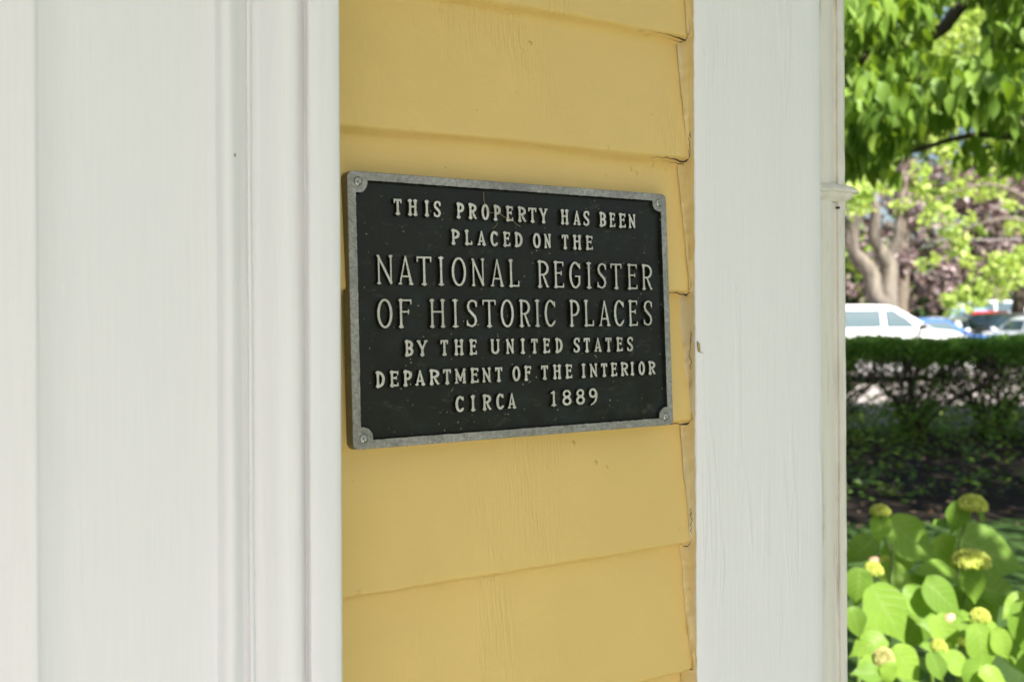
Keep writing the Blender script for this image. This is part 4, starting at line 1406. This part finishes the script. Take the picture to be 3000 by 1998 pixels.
for sc in stems_at:
    mb = MB()
    xc = (sc - 1500) / 3000 * ZH
    for i in range(46):
        tx = xc + 0.62 * npr.normal() * 0.9; tz = ZH + 0.25 * npr.normal()
        bx = xc + 0.07 * npr.normal(); bz = ZH + 0.07 * npr.normal()
        mx = bx + (tx - bx) * 0.35 + 0.03 * npr.normal(); mz = bz + (tz - bz) * 0.4
        r0 = 0.008 + 0.012 * npr.rand()
        mid = W(mx, mz, 0.42)
        mb.add(tube([W(bx, bz, 0.0), mid, W(tx, tz, 0.78), W(tx + 0.1 * npr.normal(), tz, 1.05)], [r0, r0 * 0.8, r0 * 0.5, r0 * 0.3], 5, 3))
        for q in range(5):
            f = npr.rand()
            p = mid + (W(tx, tz, 0.9) - mid) * f
            mb.add(tube([p, p + Vector((0.13 * npr.normal(), 0.13 * npr.normal(), 0.12)), p + Vector((0.22 * npr.normal(), 0.22 * npr.normal(), 0.26))], [r0 * 0.4, r0 * 0.3, r0 * 0.15], 4, 2))
    mb.build("stem_cluster", B_DARK, hedge).matrix_parent_inverse = inv

# ------------------------------------------------------------------ low growth on the bed and verge
n = 900
C, A, N_, S2 = [], [], [], []
for _ in range(95):
    s, Z = 2380 + 900 * npr.rand(), 8.6 + 4.6 * npr.rand()
    b = W((s - 1500) / 3000 * Z, Z)
    hh = 0.05 + 0.22 * npr.rand() * (1 if Z > 10 else 0.5)
    for q in range(14):
        az = npr.rand() * 6.283
        C.append(tuple(b + Vector((0.14 * npr.normal(), 0.14 * npr.normal(), 0.02 + hh * npr.rand()))))
        A.append((math.cos(az), math.sin(az), -0.2)); N_.append((0.3 * npr.normal(), 0.3 * npr.normal(), 1)); S2.append(0.05 + 0.05 * npr.rand())
V, F = leaves(np.array(C), np.array(A), np.array(N_), np.array(S2), T_QUAD)
tag(np_obj("ground_cover", V, F, L_GREEN), "low leafy ground cover growing through the dark mulch under the hedge", "ground cover", kind="stuff")
C, A, N_, S2 = [], [], [], []
for _ in range(170):
    s, Z = 2380 + 900 * npr.rand(), 7.6 + 4.4 * npr.rand() ** 1.3
    C.append(tuple(W((s - 1500) / 3000 * Z, Z, 0.02))); az = npr.rand() * 6.283
    A.append((math.cos(az), math.sin(az), 0.1)); N_.append((0.5 * npr.normal(), 0.5 * npr.normal(), 1)); S2.append(0.035 + 0.04 * npr.rand())
V, F = leaves(np.array(C), np.array(A), np.array(N_), np.array(S2), T_QUAD)
tag(np_obj("fallen_leaves", V, F, mat_leaf("dry_leaf", [(0.12, 0.075, 0.045), (0.20, 0.13, 0.08), (0.24, 0.17, 0.115)], 0.1)), "small tan fallen leaves scattered over the dark mulch", "leaves", kind="stuff")
for (s, y, r, lab) in ((2525, 1252, 34, "small lime green weed behind the hedge, nearest the pilaster"), (2760, 1262, 34, "small lime green weed seen between the two hedge stem clusters"), (2955, 1235, 44, "lime green weed behind the hedge at the right edge of the picture")):
    Z = 14.05 if 0 else 15.3
    c = P(s, y, Z); rr = r * Z / 3000
    V, F = cloud([(tuple(c + Vector((rr * 0.5 * npr.normal(), rr * 0.5 * npr.normal(), rr * 0.2 * npr.normal()))), rr * 0.6) for _ in range(6)] + [(tuple(G(c, 0.08)), rr * 0.6)], 0.07, 2200)
    wd = empty("weed_plant", G(c), 0, lab, "weed", "weeds along the verge")
    V[:, 2] = np.maximum(V[:, 2], 0.01)
    np_obj("foliage", V, F, L_LIME, wd).matrix_parent_inverse = Matrix.Translation(-G(c))
    tV, tF = tube([G(c), c], [0.012, 0.006], 6, 2)
    mesh_obj("stem", tV, tF, M_STEM, wd, True).matrix_parent_inverse = Matrix.Translation(-G(c))

# ------------------------------------------------------------------ trees beyond the parking lot
def px(s, y, Z, r): return (P(s, y, Z), r * Z / 3000)


ZT = 32
tree("pale_tree", "tree with two crooked pale trunks behind the white car, sunlit lime leaves", at(2590, ZT),
     [([at(2592, ZT), P(2600, 880, ZT), P(2606, 800, ZT), P(2600, 765, ZT), P(2577, 725, ZT), P(2560, 690, ZT), P(2566, 640, ZT), P(2562, 600, ZT), P(2545, 560, ZT), P(2560, 430, ZT)],
       [0.5, 0.29, 0.27, 0.26, 0.19, 0.18, 0.17, 0.16, 0.16, 0.06]),
      ([P(2600, 765, ZT), P(2612, 740, ZT), P(2626, 700, ZT), P(2634, 640, ZT), P(2650, 560, ZT)], [0.2, 0.15, 0.12, 0.09, 0.05]),
      ([P(2590, 890, ZT), P(2568, 870, ZT), P(2550, 800, ZT), P(2520, 762, ZT), P(2503, 740, ZT), P(2500, 700, ZT), P(2510, 650, ZT), P(2535, 600, ZT), P(2545, 585, ZT)],
       [0.32, 0.29, 0.26, 0.24, 0.2, 0.17, 0.15, 0.12, 0.08]),
      ([P(2503, 740, ZT), P(2480, 690, ZT), P(2475, 600, ZT), P(2490, 480, ZT)], [0.14, 0.13, 0.10, 0.06])],
     B_PALE,
     [px(2490, 545, ZT - 3, 40), px(2520, 590, ZT - 3, 34), px(2545, 555, ZT - 3, 30), px(2500, 620, ZT - 3, 24), px(2500, 560, ZT - 2, 42), px(2530, 610, ZT - 2, 26), px(2540, 530, ZT - 1, 36), px(2480, 500, ZT - 1, 50), px(2600, 540, ZT, 34), px(2640, 600, ZT, 30), px(2580, 490, ZT, 40), px(2440, 560, ZT, 50), px(2500, 420, ZT, 70), px(2600, 400, ZT, 80), px(2420, 430, ZT, 70)],
     L_LIME, 0.22, 420)
tree("lime_tree", "tall lime green tree with hanging branches beyond the parking lot, right of the pale trunks", at(3075, 36),
     [([at(3075, 36), P(3070, 800, 36), P(3040, 600, 36), P(2960, 330, 36), P(2900, 150, 36)], [0.22, 0.2, 0.16, 0.12, 0.05]),
      ([P(3040, 600, 36), P(2900, 540, 35), P(2720, 590, 35)], [0.08, 0.05, 0.02]), ([P(3050, 660, 36), P(2930, 640, 35), P(2790, 690, 35)], [0.07, 0.045, 0.02])],
     B_GREY,
     [px(2700, 560, 35, 30), px(2735, 600, 35, 34), px(2720, 640, 35, 32), px(2770, 620, 35, 30), px(2790, 670, 35, 34), px(2820, 700, 35, 32), px(2810, 740, 35, 28), px(2840, 770, 35, 26), px(2845, 640, 35, 22), px(2740, 760, 35, 22), px(2700, 770, 35, 18),
      px(2800, 550, 35, 40), px(2860, 560, 36, 36), px(2920, 540, 36, 40), px(2960, 600, 36, 30), px(2970, 660, 36, 30), px(2910, 480, 36, 40), px(2800, 470, 36, 50), px(2700, 500, 35, 36), px(2760, 420, 36, 40),
      px(2830, 100, 36, 60), px(2880, 170, 36, 50), px(2800, 200, 36, 46), px(2860, 40, 36, 60), px(2780, 330, 36, 60), px(2900, 300, 36, 70), px(2700, 250, 36, 60), px(2960, 400, 36, 60), px(2620, 330, 36, 60), px(2990, 250, 36, 70), px(2940, 60, 36, 60), px(2720, 120, 36, 60), px(2650, 200, 36, 50)],
     L_LIME, 0.24, 300, squash=0.85)
tree("weeping_tree", "low spreading lime green tree over the parked cars at the right edge", at(2985, 34),
     [([at(2972, 34), P(2985, 880, 34), P(3000, 780, 34), P(3010, 700, 34)], [0.24, 0.2, 0.18, 0.15]), ([P(2990, 830, 34), P(2900, 790, 33), P(2830, 850, 33)], [0.08, 0.06, 0.03])],
     B_DARK,
     [px(2775, 870, 33, 24), px(2800, 890, 33, 26), px(2790, 905, 33, 18), px(2825, 860, 33, 30), px(2850, 885, 33, 24), px(2860, 830, 33, 32), px(2895, 850, 33, 30), px(2900, 800, 33, 34), px(2930, 780, 33, 34), px(2950, 830, 33, 32), px(2965, 760, 33, 34), px(2920, 750, 33, 26), px(2990, 800, 32, 30), px(3010, 740, 33, 40), px(2880, 880, 33, 20), px(2935, 865, 33, 20), px(3050, 800, 33, 40)],
     L_LIME, 0.20, 520)
tree("purple_beech", "broad purple-leaved tree behind the pale double trunk, left of the other purple tree", at(2640, 46),
     [([at(2640, 46), P(2640, 800, 46), P(2650, 600, 46), P(2640, 400, 46)], [0.4, 0.35, 0.25, 0.1]), ([P(2645, 700, 46), P(2720, 600, 46)], [0.2, 0.08])],
     B_GREY,
     [px(2580 + 200 * npr.rand(), 480 + 400 * npr.rand(), 45 + 2 * npr.rand(), 30 + 22 * npr.rand()) for _ in range(42)] + [px(2470 + 130 * npr.rand(), 600 + 280 * npr.rand(), 46, 34) for _ in range(14)],
     L_PURPLE, 0.34, 120)
tree("purple_beech", "broad purple-leaved tree at the right, behind the lime green trees", at(2920, 48),
     [([at(2920, 48), P(2920, 800, 48), P(2925, 600, 48), P(2920, 420, 48)], [0.4, 0.35, 0.25, 0.1]), ([P(2925, 700, 48), P(2840, 600, 48)], [0.2, 0.08])],
     B_GREY,
     [px(2790 + 230 * npr.rand(), 480 + 360 * npr.rand(), 47 + 2 * npr.rand(), 30 + 22 * npr.rand()) for _ in range(46)],
     L_PURPLE, 0.34, 120)
# dark evergreens closing the far side of the lot
for i, (s, y0, lab) in enumerate(((2500, 770, "dark evergreen shrub behind the pale trunks at the left"), (2690, 850, "low dark evergreen shrub behind the white car bonnet"), (2800, 860, "dark evergreen shrub behind the blue parked car"), (2930, 830, "dark evergreen shrub behind the cars at the right edge"))):
    Z = 50
    tree("evergreen_shrub", lab, at(s, Z), [([at(s, Z), P(s, y0 + 30, Z)], [0.2, 0.06])], B_DARK,
         [px(s + 70 * npr.normal(), y0 + (960 - y0) * npr.rand(), Z + npr.normal(), 34) for _ in range(20)], L_DARK, 0.36, 60, cat="shrub", group="dark shrubs beyond the lot")
# the far wood
wc = []
for _ in range(330):
    X = -10 + 75 * npr.rand(); Z = 62 + 8 * npr.rand()
    wc.append((tuple(W(X, Z, 1 + 25 * npr.rand() ** 1.3)), 1.6 + 1.3 * npr.rand()))
V, F = cloud(wc, 0.6, 50)
tag(np_obj("far_wood", V, F, mat_leaf("far_leaf", [(0.12, 0.20, 0.04), (0.20, 0.30, 0.06), (0.30, 0.40, 0.10)], 0.45)), "mass of green trees closing the view behind the parking lot", "wood", kind="stuff")

# ------------------------------------------------------------------ parked cars
M_GLASS = mat_plain("dark_car_glass", (0.06, 0.10, 0.115), 0.04, spec=0.8, var=0.05)  # teal base colour stands in for the reflected sky
M_TYRE = mat_plain("tyre_rubber", (0.018, 0.018, 0.018), 0.8)
M_RIM = mat_plain("alloy_rim", (0.45, 0.46, 0.47), 0.3, 0.9)
M_LAMP = mat_plain("clear_headlamp", (0.72, 0.74, 0.76), 0.12, 0.3)
M_RED = mat_plain("red_tail_lamp", (0.55, 0.02, 0.015), 0.15)
M_TRIM = mat_plain("black_trim", (0.02, 0.02, 0.02), 0.5)


def paint(name, c): return mat_plain(name, c, 0.28, 0.0, 0.03, 5, 0.5, 0.6)


def loft(rings, close=True):
    V, F = [], []
    n = len(rings[0])
    for r in rings: V += [tuple(p) for p in r]
    for i in range(len(rings) - 1):
        for k in range(n if close else n - 1):
            F.append((i * n + k, i * n + (k + 1) % n, (i + 1) * n + (k + 1) % n, (i + 1) * n + k))
    F.append(tuple(range(n - 1, -1, -1))); F.append(tuple((len(rings) - 1) * n + k for k in range(n)))
    return V, F


def car(name, label, loc, rz, paintm, L=4.6, Wd=1.82, H=1.5, belt=0.95, hood=0.86, tail=0.95, gx=(-2.0, -1.55, 0.35, 1.15), van=False):
    """gx: belt rear, roof rear, roof front, windscreen base"""
    c = empty(name, loc, rz, label, "car", "cars in the parking lot")
    hw = Wd / 2
    st = [(-L / 2, 0.45, 0.62), (-L / 2 + 0.06, 0.28, tail - 0.06), (-L / 2 + 0.3, 0.20, tail), (gx[0] + 0.2, 0.18, belt), (0, 0.17, belt), (gx[3], 0.17, belt - 0.01), (gx[3] + 0.35, 0.18, (belt + hood) / 2 + 0.02),
          (L / 2 - 0.45, 0.20, hood - 0.05), (L / 2 - 0.12, 0.24, hood - 0.16), (L / 2, 0.36, hood - 0.34)]
    rings = []
    for i, (x, zb, zt) in enumerate(st):
        k = 0.86 if i in (0, len(st) - 1) else (0.95 if i in (1, len(st) - 2) else 1.0)
        w_ = hw * k
        rings.append([(x, -w_ * 0.9, zb), (x, -w_, zb + 0.10), (x, -w_, (zb + zt) / 2 + 0.05), (x, -w_ * 0.97, zt - 0.07), (x, -w_ * 0.88, zt), (x, 0, zt + 0.025),
                      (x, w_ * 0.88, zt), (x, w_ * 0.97, zt - 0.07), (x, w_, (zb + zt) / 2 + 0.05), (x, w_, zb + 0.10), (x, w_ * 0.9, zb)])
    mb = MB(); mb.add(loft(rings))
    # greenhouse
    wb, wr = hw * 0.90, hw * 0.70
    def gr(x0, x1, w_, z): return [(x0, -w_ * 0.93, z), (x0 + 0.1, -w_, z), (x1 - 0.16, -w_, z), (x1, -w_ * 0.86, z), (x1 + 0.02, 0, z), (x1, w_ * 0.86, z), (x1 - 0.16, w_, z), (x0 + 0.1, w_, z), (x0, w_ * 0.93, z), (x0 - 0.02, 0, z)]
    zb = belt - 0.02; zr = H - 0.05
    def lerp(a, b, t): return a + (b - a) * t
    rg = [gr(gx[0], gx[3], wb, zb), gr(lerp(gx[0], gx[1], .5), lerp(gx[3], gx[2], .52), lerp(wb, wr, .45), lerp(zb, zr, .55)), gr(gx[1] - 0.06, gx[2] + 0.10, wr * 1.04, zr - 0.03), gr(gx[1] + 0.1, gx[2] - 0.1, wr * 0.93, zr + 0.03), gr(gx[1] + 0.35, gx[2] - 0.4, wr * 0.6, H)]
    mb.add(loft(rg))
    body = mb.build("body", paintm, c, True)
    e_ = body.modifiers.new("split", 'EDGE_SPLIT'); e_.split_angle = R(42)
    def side(t, sgn, off=0.008): # y at height fraction
        if t < .55: y = lerp(wb, lerp(wb, wr, .45), t / .55)
        else: y = lerp(lerp(wb, wr, .45), wr * 1.04, (t - .55) / .43)
        return sgn * (y + off)
    def fx(t): return lerp(gx[3], lerp(gx[3], gx[2], .52), t / .55) if t < .55 else lerp(lerp(gx[3], gx[2], .52), gx[2] + .10, (t - .55) / .43)
    def bx(t): return lerp(gx[0], gx[1], t)
    t0, t1 = 0.12, 0.86
    for sgn in (-1, 1):
        span = gx[3] - gx[0]
        splits = [0.10, 0.50, 0.86] if not van else [0.05, 0.36, 0.66, 0.88]
        for a, b in zip(splits[:-1], splits[1:]):
            xa, xb = gx[0] + span * a + 0.05, gx[0] + span * b - 0.05
            V, F = [], []
            for t in (t0, 0.5, t1):
                lo, hi = bx(t) + 0.14, fx(t) - 0.24
                p, q = max(xa, lo), min(xb, hi)
                if q < p + 0.05: q = p + 0.05
                V += [(p, side(t, sgn), lerp(zb, zr, t)), (q, side(t, sgn), lerp(zb, zr, t))]
            F = [(0, 1, 3, 2), (2, 3, 5, 4)]
            g_ = mesh_obj("side_window", V, F, M_GLASS, c)
        my = sgn * (hw + 0.06)
        V, F = tube([(gx[3] - 0.42, sgn * hw * 0.92, belt + 0.02), (gx[3] - 0.40, my, belt + 0.06), (gx[3] - 0.44, my + sgn * 0.08, belt + 0.08)], [0.03, 0.075, 0.06], 8, 3)
        mesh_obj("wing_mirror", V, F, M_TRIM if van else paintm, c, True)
        V = [(gx[3] - 0.10, side(0.04, sgn, 0.006), lerp(zb, zr, 0.04)), (gx[3] - 0.46, side(0.04, sgn, 0.006), lerp(zb, zr, 0.04)), (gx[3] - 0.42, side(0.30, sgn, 0.006), lerp(zb, zr, 0.30))]
        mesh_obj("corner_window", V, [(0, 1, 2)], M_TRIM, c)
        V, F = loft([[(L / 2 - 0.34, sgn * hw * 0.94, hood - 0.10), (L / 2 - 0.02, sgn * hw * 0.80, hood - 0.24), (L / 2 + 0.012, sgn * hw * 0.60, hood - 0.27), (L / 2 - 0.10, sgn * hw * 0.62, hood - 0.145)],
                     [(L / 2 - 0.34, sgn * hw * 0.97, hood - 0.16), (L / 2 - 0.01, sgn * hw * 0.83, hood - 0.36), (L / 2 + 0.014, sgn * hw * 0.60, hood - 0.38), (L / 2 + 0.012, sgn * hw * 0.60, hood - 0.30)]])
        mesh_obj("headlight", V, F, M_LAMP, c)
        V, F = loft([[(-L / 2 + 0.25, sgn * hw * 0.985, tail - 0.10), (-L / 2 + 0.02, sgn * hw * 0.93, tail - 0.12), (-L / 2 + 0.01, sgn * hw * 0.66, tail - 0.12), (-L / 2 + 0.10, sgn * hw * 0.66, tail - 0.08)],
                     [(-L / 2 + 0.22, sgn * hw * 1.005, tail - 0.26), (-L / 2 + 0.0, sgn * hw * 0.93, tail - 0.30), (-L / 2 - 0.012, sgn * hw * 0.66, tail - 0.30), (-L / 2 + 0.0, sgn * hw * 0.66, tail - 0.20)]])
        mesh_obj("tail_light", V, F, M_RED, c)
    # windscreen and rear window
    for (x_b, x_t, nm, o_) in ((gx[3], gx[2], "windscreen", 1), (gx[0], gx[1], "rear_window", -1)):
        V, F = [], []
        for t in (0.10, 0.5, 0.88):
            xx = (fx(t) if o_ > 0 else bx(t) - 0.02) + o_ * 0.014
            wv = abs(side(t, 1)) * 0.80
            V += [(xx, -wv, lerp(zb, zr, t)), (xx + o_ * 0.022, 0, lerp(zb, zr, t)), (xx, wv, lerp(zb, zr, t))]
        F = [(0, 1, 4, 3), (1, 2, 5, 4), (3, 4, 7, 6), (4, 5, 8, 7)]
        mesh_obj(nm, V, F, M_GLASS, c, True)
    for x in (-L / 2 + 0.85, L / 2 - 0.88):
        for sgn in (-1, 1):
            y0 = sgn * (hw - 0.18); y1 = sgn * (hw + 0.012)
            wh = bpy.data.objects.new("wheel", None); wh.empty_display_size = 0.1; link(wh, c); wh.location = (x, 0, 0.325)
            def lathe(pf):
                n = 24; V, F = [], []
                for (r, y) in pf:
                    for k in range(n): V.append((r * math.cos(6.2832 * k / n), y, r * math.sin(6.2832 * k / n)))
                for i in range(len(pf) - 1):
                    for k in range(n): F.append((i * n + k, i * n + (k + 1) % n, (i + 1) * n + (k + 1) % n, (i + 1) * n + k))
                return V, F
            V, F = lathe([(0.2, y0), (0.30, y0), (0.325, lerp(y0, y1, .2)), (0.325, lerp(y0, y1, .85)), (0.30, y1), (0.215, y1)])
            mesh_obj("tyre", V, F, M_TYRE, wh, True)
            V, F = lathe([(0.22, y1 - sgn * 0.012), (0.20, y1 - sgn * 0.035), (0.08, y1 - sgn * 0.02), (0.05, y1 - sgn * 0.004), (0.001, y1 - sgn * 0.004)])
            mesh_obj("rim", V, F, M_RIM, wh, True)
    return c


RZ = math.atan2(RGT.y, RGT.x)
PT_W = paint("white_car_paint", (0.80, 0.80, 0.79)); PT_B = paint("blue_car_paint", (0.05, 0.12, 0.36)); PT_LB = paint("light_blue_car_paint", (0.25, 0.42, 0.66)); PT_R = paint("red_car_paint", (0.50, 0.03, 0.025))
PT_S = paint("silver_car_paint", (0.56, 0.58, 0.62)); PT_K = paint("charcoal_car_paint", (0.04, 0.04, 0.045))
car("parked_minivan", "white minivan parked behind the hedge with its nose to the right", at(2545, 24.5), RZ, PT_W, 4.9, 1.95, 1.80, 1.215, 1.10, 1.2, (-2.35, -2.15, 0.35, 1.30), True)
car("parked_car", "blue parked car beyond the bonnet of the white minivan", at(2712, 31), RZ + 0.12, PT_B, 4.5, 1.8, 1.45)
car("parked_car", "small white parked car between the white minivan's nose and the light blue car", at(2764, 34), AZ + 2.5, PT_W, 3.9, 1.65, 1.42, 0.92, 0.84, 0.92)
car("parked_car", "light blue parked car facing the hedge, right of the small white car", at(2838, 40), AZ + 2.85, PT_LB, 4.4, 1.8, 1.47, 0.95, 0.86, 0.95, (-2.0, -1.7, 0.3, 1.1))
car("parked_car", "charcoal parked car with its red tail lamps toward the hedge", at(2920, 34), AZ + 0.25, PT_K, 4.4, 1.8, 1.55, 1.08, 0.98, 1.2, (-2.1, -1.7, 0.4, 1.15))
car("parked_car", "red parked car, farther back than the charcoal car", at(2900, 38), AZ + 2.9, PT_R, 4.3, 1.75, 1.45)
car("parked_car", "silver parked car cut by the right edge of the picture", at(3042, 31), AZ + 0.12, PT_S, 4.5, 1.85, 1.48, 1.02, 0.95, 1.15, (-2.1, -1.7, 0.4, 1.15))
car("parked_car", "silver blue parked wagon under the low lime green tree", at(2945, 47), RZ - 0.3, PT_S, 4.6, 1.85, 1.58, 1.02, 0.96, 1.05, (-2.2, -2.0, 0.3, 1.2))
# utility wire
V, F = tube([P(1900, 706, 40), P(2600, 703, 40), P(3500, 700, 40)], [0.011, 0.011, 0.011], 6, 8)
tag(mesh_obj("overhead_cable", V, F, mat_plain("pale_cable", (0.5, 0.5, 0.5), 0.5)), "thin pale overhead cable running level in front of the purple trees", "cable")
